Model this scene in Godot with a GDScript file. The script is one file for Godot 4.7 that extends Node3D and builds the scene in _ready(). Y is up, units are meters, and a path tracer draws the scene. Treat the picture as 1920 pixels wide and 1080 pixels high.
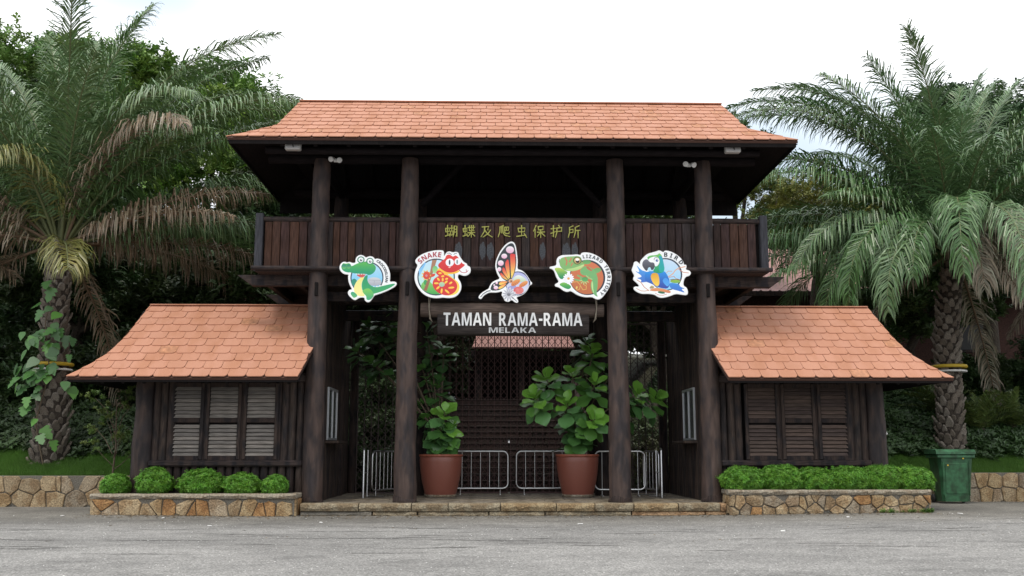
extends Node3D
# A two-storey log gatehouse with two ticket booths under shingle roofs, set among palms, seen across a car park.

var rng := RandomNumberGenerator.new()
var taken := {}
var cache := {}
var M := {}
var wob := FastNoiseLite.new()
var patch := FastNoiseLite.new()


func _ready():
	rng.seed = 7
	wob.seed = 3
	wob.frequency = 0.9
	patch.seed = 11
	patch.frequency = 0.35
	view_and_light()
	make_materials()
	# large structure
	make_road()
	make_hillside()
	make_platform()
	make_staircase()
	make_gatehouse()
	make_booth(-1)
	make_booth(1)
	make_walls_and_planters()
	make_pavilion()
	make_house()
	# planting
	make_palms()
	make_trees()
	make_ground_plants()
	make_bushes()
	make_figs()
	# objects
	make_gates()
	make_name_board()
	make_picture_signs()
	make_lettering()
	make_pots_and_barriers()
	make_bin()
	make_small_things()


func view_and_light():
	var cam := Camera3D.new()
	cam.name = "camera"
	cam.position = Vector3(-0.5, 1.33, 21.7)
	cam.rotation_degrees = Vector3(9.17, -1.27, 0)
	cam.fov = 31.89
	cam.far = 400.0
	add_child(cam)
	cam.current = true
	var we := WorldEnvironment.new()
	we.name = "world"
	var e := Environment.new()
	e.background_mode = Environment.BG_SKY
	var sm := PanoramaSkyMaterial.new()
	var n := FastNoiseLite.new()
	n.seed = 21
	n.frequency = 1.1
	n.fractal_octaves = 4
	var img := Image.create(512, 256, false, Image.FORMAT_RGBF)
	for j in 256:
		var el := PI * (0.5 - (j + 0.5) / 256.0)
		for i in 512:
			var az := TAU * (i + 0.5) / 512.0
			var d := Vector3(cos(az) * cos(el), sin(el), sin(az) * cos(el))
			var v := n.get_noise_3d(d.x * 1.5, d.y * 3.5, d.z * 1.5)
			var thin := smoothstep(-0.10, 0.40, v)      # where the cloud is thin the blue shows a little
			var c := Color(1.12, 1.13, 1.15).lerp(Color(0.565, 0.665, 0.765), thin)
			var up := clampf(d.y, 0.0, 1.0)
			c = c * (0.95 + 0.35 * up)
			img.set_pixel(i, j, c if el > 0 else Color(0.3, 0.3, 0.3))
	sm.panorama = ImageTexture.create_from_image(img)
	sm.energy_multiplier = 1.0
	var sky := Sky.new()
	sky.sky_material = sm
	e.sky = sky
	e.sky_rotation = Vector3(0, deg_to_rad(17), 0)
	e.background_energy_multiplier = 1.0
	e.tonemap_mode = Environment.TONE_MAPPER_LINEAR
	e.tonemap_exposure = 1.33
	e.sdfgi_enabled = true
	e.ssao_enabled = true
	e.ssil_enabled = true
	we.environment = e
	add_child(we)
	var sun := DirectionalLight3D.new()
	sun.name = "sun"
	sun.light_energy = 0.45
	sun.light_angular_distance = 14.0
	sun.light_color = Color(1.0, 0.97, 0.92)
	sun.shadow_enabled = true
	sun.rotation_degrees = Vector3(-68, -25, 0)
	add_child(sun)


# ---------------------------------------------------------------- names, nodes, materials

func nm(parent: Node, called: String) -> String:
	var key := parent.get_instance_id()
	if not taken.has(key):
		taken[key] = {}
	var k: int = taken[key].get(called, 0)
	taken[key][called] = k + 1
	return called if k == 0 else "%s_%03d" % [called, k]


func tag(o: Node, label: String, category: String, group := "", kind := ""):
	if label:
		o.set_meta("label", label)
	if category:
		o.set_meta("category", category)
	if group:
		o.set_meta("group", group)
	if kind:
		o.set_meta("kind", kind)


func thing(called: String, label: String, category: String, at := Vector3.ZERO, turn := 0.0, group := "", kind := "") -> Node3D:
	var o := Node3D.new()
	o.name = nm(self, called)
	add_child(o, true)
	o.position = at
	o.rotation.y = turn
	tag(o, label, category, group, kind)
	return o


func put(called: String, mesh: Mesh, m: Material, parent: Node, xf := Transform3D(), kind := "") -> MeshInstance3D:
	var o := MeshInstance3D.new()
	o.name = nm(parent, called)
	o.mesh = mesh
	o.material_override = m
	o.transform = xf
	parent.add_child(o, true)
	if kind:
		o.set_meta("kind", kind)
	return o


func frame(called: String, parent: Node, at := Vector3.ZERO) -> Node3D:
	var o := Node3D.new()
	o.name = nm(parent, called)
	o.position = at
	parent.add_child(o, true)
	return o


func scatter(called: String, mesh: Mesh, m: Material, parent: Node, places: Array, tints: PackedColorArray, kind := "stuff") -> MultiMeshInstance3D:
	var mm := MultiMesh.new()
	mm.transform_format = MultiMesh.TRANSFORM_3D
	mm.use_colors = true
	mm.mesh = mesh
	mm.instance_count = places.size()
	for i in places.size():
		mm.set_instance_transform(i, places[i])
		mm.set_instance_color(i, tints[i])
	var o := MultiMeshInstance3D.new()
	o.name = nm(parent, called)
	o.multimesh = mm
	o.material_override = m
	parent.add_child(o, true)
	if kind:
		o.set_meta("kind", kind)
	return o


func mat(c: Color, rough := 0.85, tex: Texture2D = null, scale := Vector3.ONE, bump := 0.0, spec := 0.5) -> StandardMaterial3D:
	var m := StandardMaterial3D.new()
	m.albedo_color = c.linear_to_srgb()
	m.roughness = rough
	m.metallic_specular = spec
	if tex:
		m.albedo_texture = tex
		m.uv1_triplanar = true
		m.uv1_world_triplanar = true
		m.uv1_triplanar_sharpness = 4.0
		m.uv1_scale = scale
		if bump > 0.0:
			m.heightmap_enabled = true
			m.heightmap_texture = tex
			m.heightmap_scale = bump
	return m


func noise_tex(sd: int, freq: float, lo: float, hi: float, kind := FastNoiseLite.TYPE_SIMPLEX_SMOOTH, oct := 4, gamma := 1.0, size := 512, ridged := false) -> ImageTexture:
	var n := FastNoiseLite.new()
	n.seed = sd
	n.noise_type = kind
	n.frequency = freq
	n.fractal_octaves = oct
	if kind == FastNoiseLite.TYPE_CELLULAR:
		n.cellular_return_type = FastNoiseLite.RETURN_DISTANCE2_SUB
	if ridged:
		n.fractal_type = FastNoiseLite.FRACTAL_RIDGED
	var im := n.get_seamless_image(size, size)
	im.convert(Image.FORMAT_L8)
	var d := im.get_data()
	var lut := PackedByteArray()
	lut.resize(256)
	for k in 256:
		lut[k] = int(255.0 * (lo + (hi - lo) * pow(k / 255.0, gamma)))
	for k in d.size():
		d[k] = lut[d[k]]
	var outp := Image.create_from_data(size, size, false, Image.FORMAT_L8, d)
	outp.convert(Image.FORMAT_RGB8)
	return ImageTexture.create_from_image(outp)


func tint_tex(sd: int, freq: float, a: Color, b: Color) -> ImageTexture:
	var n := FastNoiseLite.new()
	n.seed = sd
	n.frequency = freq
	n.fractal_octaves = 5
	var g := n.get_seamless_image(256, 256)
	g.convert(Image.FORMAT_L8)
	var im := Image.create(256, 256, false, Image.FORMAT_RGB8)
	for j in 256:
		for i in 256:
			im.set_pixel(i, j, a.lerp(b, smoothstep(0.35, 0.8, g.get_pixel(i, j).r)))
	return ImageTexture.create_from_image(im)


func weather(m: StandardMaterial3D, t: Texture2D, scale: Vector3):
	m.detail_enabled = true
	m.detail_albedo = t
	m.detail_blend_mode = BaseMaterial3D.BLEND_MODE_MUL
	m.detail_uv_layer = BaseMaterial3D.DETAIL_UV_2
	m.uv2_triplanar = true
	m.uv2_world_triplanar = true
	m.uv2_scale = scale


func make_materials():
	var grain := noise_tex(1, 0.022, 0.62, 1.0, FastNoiseLite.TYPE_SIMPLEX_SMOOTH, 5)
	var blotch := noise_tex(2, 0.012, 0.70, 1.0, FastNoiseLite.TYPE_SIMPLEX_SMOOTH, 5)
	var fine := noise_tex(3, 0.09, 0.72, 1.0, FastNoiseLite.TYPE_SIMPLEX_SMOOTH, 4)
	var rock := noise_tex(4, 0.03, 0.55, 1.0, FastNoiseLite.TYPE_SIMPLEX_SMOOTH, 6)
	var speck := noise_tex(5, 0.20, 0.45, 1.0, FastNoiseLite.TYPE_VALUE, 3, 1.3, 1024)
	var barkt := noise_tex(6, 0.03, 0.35, 1.0, FastNoiseLite.TYPE_SIMPLEX_SMOOTH, 5, 1.0, 512, true)
	var up := Vector3(2.6, 0.22, 2.6)
	var along := Vector3(0.22, 2.6, 2.6)
	var deep := Vector3(2.6, 2.6, 0.22)
	# dark stained timber
	M.log = [mat(Color(0.088, 0.068, 0.061), 0.72, grain, up, 0.6, 0.27), mat(Color(0.073, 0.056, 0.052), 0.75, grain, up, 0.6, 0.27), mat(Color(0.100, 0.078, 0.068), 0.72, grain, up, 0.6, 0.27)]
	M.column = mat(Color(0.098, 0.074, 0.068), 0.6, blotch, Vector3(1.5, 0.22, 1.5), 0.5, 0.32)
	M.beam = mat(Color(0.076, 0.061, 0.059), 0.75, grain, along, 0.6, 0.27)
	M.joist = mat(Color(0.067, 0.052, 0.049), 0.8, grain, deep, 0.5, 0.27)
	M.plank = []
	for c in [Color(0.100, 0.055, 0.049), Color(0.083, 0.051, 0.048), Color(0.117, 0.061, 0.045), Color(0.073, 0.050, 0.049), Color(0.093, 0.056, 0.054), Color(0.085, 0.068, 0.068), Color(0.134, 0.068, 0.049)]:
		M.plank.append(mat(c, 0.72, grain, up, 0.5, 0.27))
	M.grey_post = mat(Color(0.085, 0.085, 0.098), 0.75, grain, up, 0.5, 0.27)
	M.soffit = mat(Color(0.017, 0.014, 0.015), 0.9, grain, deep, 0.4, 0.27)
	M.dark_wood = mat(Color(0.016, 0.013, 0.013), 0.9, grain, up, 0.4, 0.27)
	M.name_log = mat(Color(0.17, 0.125, 0.105), 0.75, grain, along, 0.5, 0.3)
	M.name_board = mat(Color(0.085, 0.070, 0.066), 0.75, grain, along, 0.5, 0.3)
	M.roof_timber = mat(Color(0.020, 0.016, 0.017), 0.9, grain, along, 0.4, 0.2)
	M.faded = mat(Color(0.13, 0.135, 0.15), 0.85, rock, Vector3(2.0, 2.0, 2.0))
	M.slat_pale = [mat(Color(0.36, 0.325, 0.29), 0.8, grain, along, 0.3, 0.27), mat(Color(0.30, 0.27, 0.245), 0.8, grain, along, 0.3, 0.27), mat(Color(0.40, 0.355, 0.315), 0.8, grain, along, 0.3, 0.27)]
	M.slat_dark = [mat(Color(0.163, 0.120, 0.101), 0.8, grain, along, 0.3, 0.27), mat(Color(0.137, 0.101, 0.090), 0.8, grain, along, 0.3, 0.27), mat(Color(0.189, 0.135, 0.112), 0.8, grain, along, 0.3, 0.27)]
	# roofs
	M.shingle = []
	for c in [Color(0.61, 0.295, 0.192), Color(0.60, 0.287, 0.184), Color(0.625, 0.305, 0.200), Color(0.605, 0.297, 0.197)]:
		M.shingle.append(mat(c, 0.75, fine, Vector3(1.4, 1.4, 1.4), 0.15, 0.4))
	M.shingle_stained = mat(Color(0.60, 0.290, 0.168), 0.75, blotch, Vector3(1.2, 1.2, 1.2), 0.15, 0.4)
	M.shingle_edge = mat(Color(0.47, 0.215, 0.135), 0.9)
	M.roof_deck = mat(Color(0.10, 0.045, 0.03), 0.9, fine, Vector3.ONE)
	M.pink_metal = mat(Color(0.50, 0.27, 0.24), 0.6, blotch, Vector3(0.7, 0.7, 0.7))
	# stone, ground
	M.stone = []
	for c in [Color(0.589, 0.435, 0.243), Color(0.538, 0.410, 0.250), Color(0.640, 0.486, 0.294), Color(0.486, 0.371, 0.230), Color(0.576, 0.461, 0.320), Color(0.563, 0.320, 0.134), Color(0.461, 0.384, 0.282)]:
		M.stone.append(mat(c, 0.9, rock, Vector3(1.6, 1.6, 1.6), 1.4))
	M.mortar = mat(Color(0.25, 0.225, 0.185), 0.95, rock, Vector3(2.2, 2.2, 2.2), 1.0)
	M.coping = mat(Color(0.483, 0.425, 0.333), 0.92, rock, Vector3(1.3, 1.3, 1.3), 1.2)
	M.kerb = [mat(Color(0.506, 0.391, 0.230), 0.92, rock, Vector3(1.5, 1.5, 1.5), 2.0), mat(Color(0.575, 0.380, 0.218), 0.92, rock, Vector3(1.5, 1.5, 1.5), 2.0), mat(Color(0.437, 0.368, 0.253), 0.92, rock, Vector3(1.5, 1.5, 1.5), 2.0)]
	M.paving = [mat(Color(0.345, 0.287, 0.218), 0.9, rock, Vector3(0.9, 0.9, 0.9), 0.6), mat(Color(0.299, 0.253, 0.201), 0.9, rock, Vector3(0.9, 0.9, 0.9), 0.6), mat(Color(0.380, 0.316, 0.230), 0.9, rock, Vector3(0.9, 0.9, 0.9), 0.6)]
	M.asphalt = mat(Color(0.60, 0.582, 0.555), 0.92, speck, Vector3(0.31, 0.31, 0.31), 1.0)
	M.asphalt.vertex_color_use_as_albedo = true
	M.crack = mat(Color(0.085, 0.080, 0.076), 1.0)
	M.soil = mat(Color(0.052, 0.050, 0.026), 1.0, rock, Vector3(0.5, 0.5, 0.5), 2.0)
	M.brick_step = [mat(Color(0.060, 0.038, 0.030), 0.9, rock, Vector3(1.5, 1.5, 1.5), 1.0), mat(Color(0.050, 0.034, 0.028), 0.9, rock, Vector3(1.5, 1.5, 1.5), 1.0), mat(Color(0.075, 0.044, 0.034), 0.9, rock, Vector3(1.5, 1.5, 1.5), 1.0)]
	M.house_wall = mat(Color(0.10, 0.045, 0.034), 0.95, rock, Vector3(0.8, 0.8, 0.8), 0.8)
	# plants
	M.leaf = mat(Color(1, 1, 1), 0.5)
	M.leaf.vertex_color_use_as_albedo = true
	M.leaf.backlight_enabled = true
	M.leaf.backlight = Color(0.45, 0.45, 0.45)
	M.frond = mat(Color(1, 1, 1), 0.38)
	M.frond.vertex_color_use_as_albedo = true
	M.frond.backlight_enabled = true
	M.frond.backlight = Color(0.35, 0.35, 0.35)
	M.frond_stem = mat(Color(0.12, 0.135, 0.055), 0.6)
	M.dead_stem = mat(Color(0.15, 0.10, 0.06), 0.8)
	M.bark = [mat(Color(0.11, 0.085, 0.062), 0.95, barkt, Vector3(1.5, 0.5, 1.5), 3.0), mat(Color(0.085, 0.066, 0.05), 0.95, barkt, Vector3(1.5, 0.5, 1.5), 3.0)]
	M.boot = [mat(Color(0.36, 0.30, 0.24), 0.95, barkt, Vector3(3, 1.2, 3), 2.0), mat(Color(0.26, 0.215, 0.17), 0.95, barkt, Vector3(3, 1.2, 3), 2.0), mat(Color(0.44, 0.385, 0.32), 0.95, barkt, Vector3(3, 1.2, 3), 2.0)]
	M.fig = [mat(Color(0.095, 0.235, 0.045), 0.34), mat(Color(0.066, 0.170, 0.042), 0.36), mat(Color(0.185, 0.42, 0.055), 0.34), mat(Color(0.115, 0.275, 0.085), 0.36), mat(Color(0.045, 0.115, 0.034), 0.4)]
	for m in M.fig:
		m.backlight_enabled = true
		m.backlight = Color(0.2, 0.2, 0.2)
	M.twig = mat(Color(0.12, 0.09, 0.06), 0.9)
	# made things
	M.terracotta = mat(Color(0.30, 0.098, 0.068), 0.40, fine, Vector3(1.2, 1.2, 1.2), 0.2)
	M.rim_clay = mat(Color(0.40, 0.115, 0.068), 0.5, blotch, Vector3(1.2, 1.2, 1.2), 0.2)
	M.steel = mat(Color(0.62, 0.62, 0.62), 0.32)
	M.steel.metallic = 1.0
	M.alu = mat(Color(0.52, 0.53, 0.55), 0.4)
	M.alu.metallic = 0.6
	M.gate = mat(Color(0.088, 0.058, 0.054), 0.6, fine, Vector3(3, 3, 3))
	M.gate_red = mat(Color(0.115, 0.052, 0.048), 0.6, fine, Vector3(3, 3, 3))
	M.white = mat(Color(0.82, 0.82, 0.82), 0.5)
	M.letter_white = mat(Color(0.83, 0.83, 0.82), 0.5)
	M.letter_grey = mat(Color(0.52, 0.52, 0.52), 0.55)
	M.olive = mat(Color(0.44, 0.43, 0.095), 0.6)
	M.ink = mat(Color(0.035, 0.045, 0.055), 0.6)
	M.ink_red = mat(Color(0.42, 0.06, 0.085), 0.6)
	M.bin = mat(Color(0.045, 0.175, 0.075), 0.5, blotch, Vector3(1.2, 1.2, 1.2))
	M.bin_lid = mat(Color(0.060, 0.21, 0.10), 0.5, blotch, Vector3(1.2, 1.2, 1.2))
	M.black = mat(Color(0.02, 0.02, 0.02), 0.6)
	M.rubber = mat(Color(0.025, 0.025, 0.026), 0.8)
	M.lamp_case = mat(Color(0.42, 0.41, 0.40), 0.6)
	M.lamp_face = mat(Color(0.30, 0.29, 0.29), 0.25)
	M.rope = mat(Color(0.28, 0.24, 0.19), 0.95)
	M.yellow = mat(Color(0.55, 0.38, 0.03), 0.5)
	M.paper = mat(Color(0.72, 0.71, 0.69), 0.8)
	M.pane = mat(Color(0.4, 0.45, 0.47), 0.06, null, Vector3.ONE, 0.0, 0.3)
	M.pane.transparency = BaseMaterial3D.TRANSPARENCY_ALPHA
	M.pane.albedo_color.a = 0.08
	# weathering: a second, larger pattern multiplied over the first
	var grime := tint_tex(40, 0.010, Color(1, 1, 1), Color(0.84, 0.79, 0.74))
	var pale := tint_tex(41, 0.016, Color(1.0, 0.96, 0.93), Color(0.70, 0.73, 0.78))
	var damp := tint_tex(42, 0.012, Color(1, 1, 1), Color(0.72, 0.70, 0.66))
	var tile_age := tint_tex(43, 0.012, Color(1, 1, 1), Color(0.94, 0.91, 0.86))
	for m in M.plank:
		weather(m, tile_age, Vector3(0.9, 0.28, 0.9))
	for m in [M.column, M.beam] + M.log:
		weather(m, pale, Vector3(0.9, 0.28, 0.9))
	for m in M.shingle + [M.shingle_stained]:
		weather(m, tile_age, Vector3(0.55, 0.16, 0.3))
	for m in M.stone + M.kerb + [M.coping]:
		weather(m, grime, Vector3(1.1, 1.1, 1.1))
	for m in M.paving + [M.bin, M.bin_lid]:
		weather(m, damp, Vector3(0.9, 0.6, 0.9))


# ---------------------------------------------------------------- shapes

func smooth_st() -> SurfaceTool:
	var st := SurfaceTool.new()
	st.begin(Mesh.PRIMITIVE_TRIANGLES)
	st.set_smooth_group(0)
	return st


func flat_st() -> SurfaceTool:
	var st := SurfaceTool.new()
	st.begin(Mesh.PRIMITIVE_TRIANGLES)
	st.set_smooth_group(-1)
	return st


func done(st: SurfaceTool) -> ArrayMesh:
	st.generate_normals()
	return st.commit()


func tri(st: SurfaceTool, a: Vector3, b: Vector3, c: Vector3):   # counter-clockwise seen from outside
	st.add_vertex(a)
	st.add_vertex(c)
	st.add_vertex(b)


func quad(st: SurfaceTool, a: Vector3, b: Vector3, c: Vector3, d: Vector3):
	tri(st, a, b, c)
	tri(st, a, c, d)


func conv(st: SurfaceTool, p: Array, centre: Vector3):
	var nrm: Vector3 = (p[1] - p[0]).cross(p[2] - p[0])
	var flip: bool = nrm.dot(p[0] - centre) < 0.0
	for k in range(1, p.size() - 1):
		if flip:
			tri(st, p[0], p[k + 1], p[k])
		else:
			tri(st, p[0], p[k], p[k + 1])


func box_into(st: SurfaceTool, size: Vector3, b := 0.01, xf := Transform3D()):
	var h := size * 0.5
	b = minf(b, minf(h.x, minf(h.y, h.z)) * 0.9)
	var v := func(sx: int, sy: int, sz: int, ax: int) -> Vector3:
		var p := Vector3(sx * h.x, sy * h.y, sz * h.z)
		var s := Vector3(sx, sy, sz)
		for k in 3:
			if k != ax:
				p[k] -= s[k] * b
		return xf * p
	var c := xf.origin
	for ax in 3:
		for s: int in [-1, 1]:
			var loop := []
			for q in [[-1, -1], [1, -1], [1, 1], [-1, 1]]:
				var t := [0, 0, 0]
				t[ax] = s
				t[(ax + 1) % 3] = q[0]
				t[(ax + 2) % 3] = q[1]
				loop.append(v.call(t[0], t[1], t[2], ax))
			conv(st, loop, c)
		for s1 in [-1, 1]:
			for s2 in [-1, 1]:
				var a1 := (ax + 1) % 3
				var a2 := (ax + 2) % 3
				var lo := [0, 0, 0]
				lo[ax] = -1
				lo[a1] = s1
				lo[a2] = s2
				var hi := lo.duplicate()
				hi[ax] = 1
				conv(st, [v.call(lo[0], lo[1], lo[2], a1), v.call(hi[0], hi[1], hi[2], a1), v.call(hi[0], hi[1], hi[2], a2), v.call(lo[0], lo[1], lo[2], a2)], c)
	for sx in [-1, 1]:
		for sy in [-1, 1]:
			for sz in [-1, 1]:
				conv(st, [v.call(sx, sy, sz, 0), v.call(sx, sy, sz, 1), v.call(sx, sy, sz, 2)], c)


func box(size: Vector3, b := 0.01) -> ArrayMesh:
	var key := "box%.3f %.3f %.3f %.3f" % [size.x, size.y, size.z, b]
	if not cache.has(key):
		var st := flat_st()
		box_into(st, size, b)
		cache[key] = done(st)
	return cache[key]


func tube_into(st: SurfaceTool, pts: PackedVector3Array, radii: PackedFloat32Array, segs := 10, wobble := 0.0, sd := 0.0, closed := false):
	var n := pts.size()
	var rings: Array[PackedVector3Array] = []
	var t0 := (pts[1] - pts[0]).normalized()
	var nn := t0.cross(Vector3(0.31, 0.17, 0.93)).normalized()
	if nn.length() < 0.1:
		nn = t0.cross(Vector3.UP).normalized()
	for i in n:
		var t: Vector3
		if closed:
			t = (pts[(i + 1) % n] - pts[(i + n - 1) % n]).normalized()
		else:
			t = (pts[mini(i + 1, n - 1)] - pts[maxi(i - 1, 0)]).normalized()
		nn = (nn - t * nn.dot(t)).normalized()
		var bb := t.cross(nn)
		var ring := PackedVector3Array()
		for k in segs:
			var a := TAU * k / segs
			var r := radii[i]
			if wobble > 0.0:
				r *= 1.0 + wobble * wob.get_noise_3d(cos(a) * 1.2 + sd * 7.3, sin(a) * 1.2 + sd, i * 0.55)
			ring.append(pts[i] + (nn * cos(a) + bb * sin(a)) * r)
		rings.append(ring)
	for i in (n if closed else n - 1):
		var j := (i + 1) % n
		for k in segs:
			var k2 := (k + 1) % segs
			quad(st, rings[i][k], rings[i][k2], rings[j][k2], rings[j][k])
	if not closed:
		st.set_smooth_group(1)
		for k in segs:
			var k2 := (k + 1) % segs
			tri(st, pts[n - 1], rings[n - 1][k], rings[n - 1][k2])
			tri(st, pts[0], rings[0][k2], rings[0][k])
		st.set_smooth_group(0)


func tube(pts: Array, radii: Array, segs := 10, wobble := 0.0, sd := 0.0, closed := false) -> ArrayMesh:
	var st := smooth_st()
	tube_into(st, PackedVector3Array(pts), PackedFloat32Array(radii), segs, wobble, sd, closed)
	return done(st)


func log_mesh(length: float, r0: float, r1: float, variant := 0, segs := 14, wobble := 0.10) -> ArrayMesh:
	var key := "log%.2f %.3f %.3f %d %d" % [length, r0, r1, variant, segs]
	if not cache.has(key):
		var n := maxi(4, int(length / 0.35))
		var pts := []
		var rr := []
		for i in n + 1:
			var t := float(i) / n
			pts.append(Vector3(wob.get_noise_2d(t * 3.0, variant * 9.1) * r0 * 0.12, length * t, wob.get_noise_2d(t * 3.0, variant * 5.7 + 40) * r0 * 0.12))
			rr.append(lerpf(r0, r1, t))
		rr[n] = rr[n] * 0.93
		cache[key] = tube(pts, rr, segs, wobble, variant * 1.7)
	return cache[key]


func lying(a: Vector3, b: Vector3) -> Transform3D:    # puts a mesh that stands along y so that it runs from a to b
	var y := (b - a).normalized()
	var x := y.cross(Vector3.UP if absf(y.y) < 0.9 else Vector3.RIGHT).normalized()
	return Transform3D(Basis(x, y, x.cross(y)), a)


func extrude_into(st: SurfaceTool, poly: PackedVector2Array, depth: float, bevel := 0.0, xf := Transform3D(), back := false):
	if Geometry2D.is_polygon_clockwise(poly):
		poly = poly.duplicate()
		poly.reverse()
	var n := poly.size()
	var ids := Geometry2D.triangulate_polygon(poly)
	var front := poly
	if bevel > 0.0:
		front = PackedVector2Array()
		for i in n:
			var p := poly[i]
			var e0 := (p - poly[(i + n - 1) % n]).normalized()
			var e1 := (poly[(i + 1) % n] - p).normalized()
			var inw := Vector2(-e0.y - e1.y, e0.x + e1.x)
			var ln := inw.length_squared()
			front.append(p + (inw * (2.0 / ln) * bevel if ln > 0.6 else inw.normalized() * bevel))
	var zt := depth
	var zb := depth - bevel
	for k in range(0, ids.size(), 3):
		var a := front[ids[k]]
		var b := front[ids[k + 1]]
		var c := front[ids[k + 2]]
		if (b - a).cross(c - a) < 0.0:
			var tmp := b
			b = c
			c = tmp
		tri(st, xf * Vector3(a.x, a.y, zt), xf * Vector3(b.x, b.y, zt), xf * Vector3(c.x, c.y, zt))
		if back:
			a = poly[ids[k]]
			b = poly[ids[k + 1]]
			c = poly[ids[k + 2]]
			if (b - a).cross(c - a) < 0.0:
				var tmp2 := b
				b = c
				c = tmp2
			tri(st, xf * Vector3(a.x, a.y, 0), xf * Vector3(c.x, c.y, 0), xf * Vector3(b.x, b.y, 0))
	for i in n:
		var j := (i + 1) % n
		var p := poly[i]
		var q := poly[j]
		quad(st, xf * Vector3(p.x, p.y, 0), xf * Vector3(q.x, q.y, 0), xf * Vector3(q.x, q.y, zb), xf * Vector3(p.x, p.y, zb))
		if bevel > 0.0:
			quad(st, xf * Vector3(p.x, p.y, zb), xf * Vector3(q.x, q.y, zb), xf * Vector3(front[j].x, front[j].y, zt), xf * Vector3(front[i].x, front[i].y, zt))


func extrude(poly: PackedVector2Array, depth: float, bevel := 0.0, back := false) -> ArrayMesh:
	var st := flat_st()
	extrude_into(st, poly, depth, bevel, Transform3D(), back)
	return done(st)


func lathe(profile: Array, segs := 32) -> ArrayMesh:    # profile of (radius, height) from the bottom up, outside then inside
	var st := smooth_st()
	for i in profile.size() - 1:
		var p: Vector2 = profile[i]
		var q: Vector2 = profile[i + 1]
		for k in segs:
			var a := TAU * k / segs
			var b := TAU * (k + 1) / segs
			var d0 := Vector3(cos(a), 0, -sin(a))
			var d1 := Vector3(cos(b), 0, -sin(b))
			quad(st, d0 * p.x + Vector3(0, p.y, 0), d1 * p.x + Vector3(0, p.y, 0), d1 * q.x + Vector3(0, q.y, 0), d0 * q.x + Vector3(0, q.y, 0))
	return done(st)


func P2(a: Array) -> PackedVector2Array:
	var r := PackedVector2Array()
	for k in range(0, a.size(), 2):
		r.append(Vector2(a[k], a[k + 1]))
	return r


# roof of separate shingles: outline in (across, up the slope); the row exposed is `row` high; those past `most` are joined into one part
func shingles(roof: Node3D, xf: Transform3D, outline: PackedVector2Array, row: float, wide: float, most: int, shift := 0.0):
	var lo := outline[0]
	var hi := outline[0]
	for p in outline:
		lo = lo.min(p)
		hi = hi.max(p)
	var rest := flat_st()
	var rest_edge := flat_st()
	var n_rest := 0
	var count := 0
	var gap := 0.009
	var c := wide * 0.15
	var w := wide - gap
	var whole := P2([c * 0.8, 0, w - c, 0, w - c * 0.3, row * 0.10, w, row * 0.30, w, row * 1.22, 0, row * 1.22, 0, row * 0.24, c * 0.25, row * 0.08])
	var whole_mesh := slab(whole, 0.019)
	var rows := int(ceil((hi.y - lo.y) / row))
	for j in rows:
		var y0 := lo.y + j * row
		var x0 := lo.x - wide + (wide * 0.5 if j % 2 else 0.0) + shift + rng.randf_range(-0.02, 0.02)
		while x0 < hi.x:
			var place := Transform3D(Basis.IDENTITY.rotated(Vector3.RIGHT, -0.046 - rng.randf() * 0.014).rotated(Vector3.BACK, rng.randf_range(-0.008, 0.008)), Vector3(x0, y0 + rng.randf_range(-0.006, 0.006), 0.024 + rng.randf() * 0.005))
			var moved := PackedVector2Array()
			for p in whole:
				moved.append(p + Vector2(x0, y0))
			var m: Material = M.shingle[rng.randi() % 4] if rng.randf() > 0.04 else M.shingle_stained
			var cut := Geometry2D.intersect_polygons(moved, outline)
			if cut.size() == 1 and cut[0].size() >= 3:
				var area := 0.0
				for k in cut[0].size():
					area += cut[0][k].cross(cut[0][(k + 1) % cut[0].size()])
				if absf(area) * 0.5 > wide * row * 0.06:
					var full := absf(area) * 0.5 > (wide - gap) * row * 1.20 * 0.985
					if count < most:
						var mesh := whole_mesh
						if not full:
							var loc := PackedVector2Array()
							for p in cut[0]:
								loc.append(p - Vector2(x0, y0))
							mesh = slab(loc, 0.019)
						var o := put("shingle", mesh, null, roof, xf * place)
						o.set_surface_override_material(0, m)
						o.set_surface_override_material(1, M.shingle_edge)
						count += 1
					else:
						var loc2 := PackedVector2Array()
						for p in cut[0]:
							loc2.append(p - Vector2(x0, y0))
						slab_into(rest, rest_edge, loc2, 0.019, xf * place)
						n_rest += 1
			x0 += wide
	if n_rest:
		rest.generate_normals()
		rest_edge.generate_normals()
		var both := rest.commit()
		rest_edge.commit(both)
		var o := put("upper_shingles", both, null, roof, Transform3D(), "stuff")
		o.set_surface_override_material(0, M.shingle[0])
		o.set_surface_override_material(1, M.shingle_edge)


# a flat piece whose face and cut edges are two surfaces
func slab_into(face: SurfaceTool, edge: SurfaceTool, poly: PackedVector2Array, t: float, xf := Transform3D()):
	if Geometry2D.is_polygon_clockwise(poly):
		poly = poly.duplicate()
		poly.reverse()
	var ids := Geometry2D.triangulate_polygon(poly)
	for k in range(0, ids.size(), 3):
		var a := poly[ids[k]]
		var b := poly[ids[k + 1]]
		var c := poly[ids[k + 2]]
		if (b - a).cross(c - a) < 0.0:
			var tmp := b
			b = c
			c = tmp
		tri(face, xf * Vector3(a.x, a.y, t), xf * Vector3(b.x, b.y, t), xf * Vector3(c.x, c.y, t))
	for i in poly.size():
		var p := poly[i]
		var q := poly[(i + 1) % poly.size()]
		quad(edge, xf * Vector3(p.x, p.y, 0), xf * Vector3(q.x, q.y, 0), xf * Vector3(q.x, q.y, t), xf * Vector3(p.x, p.y, t))


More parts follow.
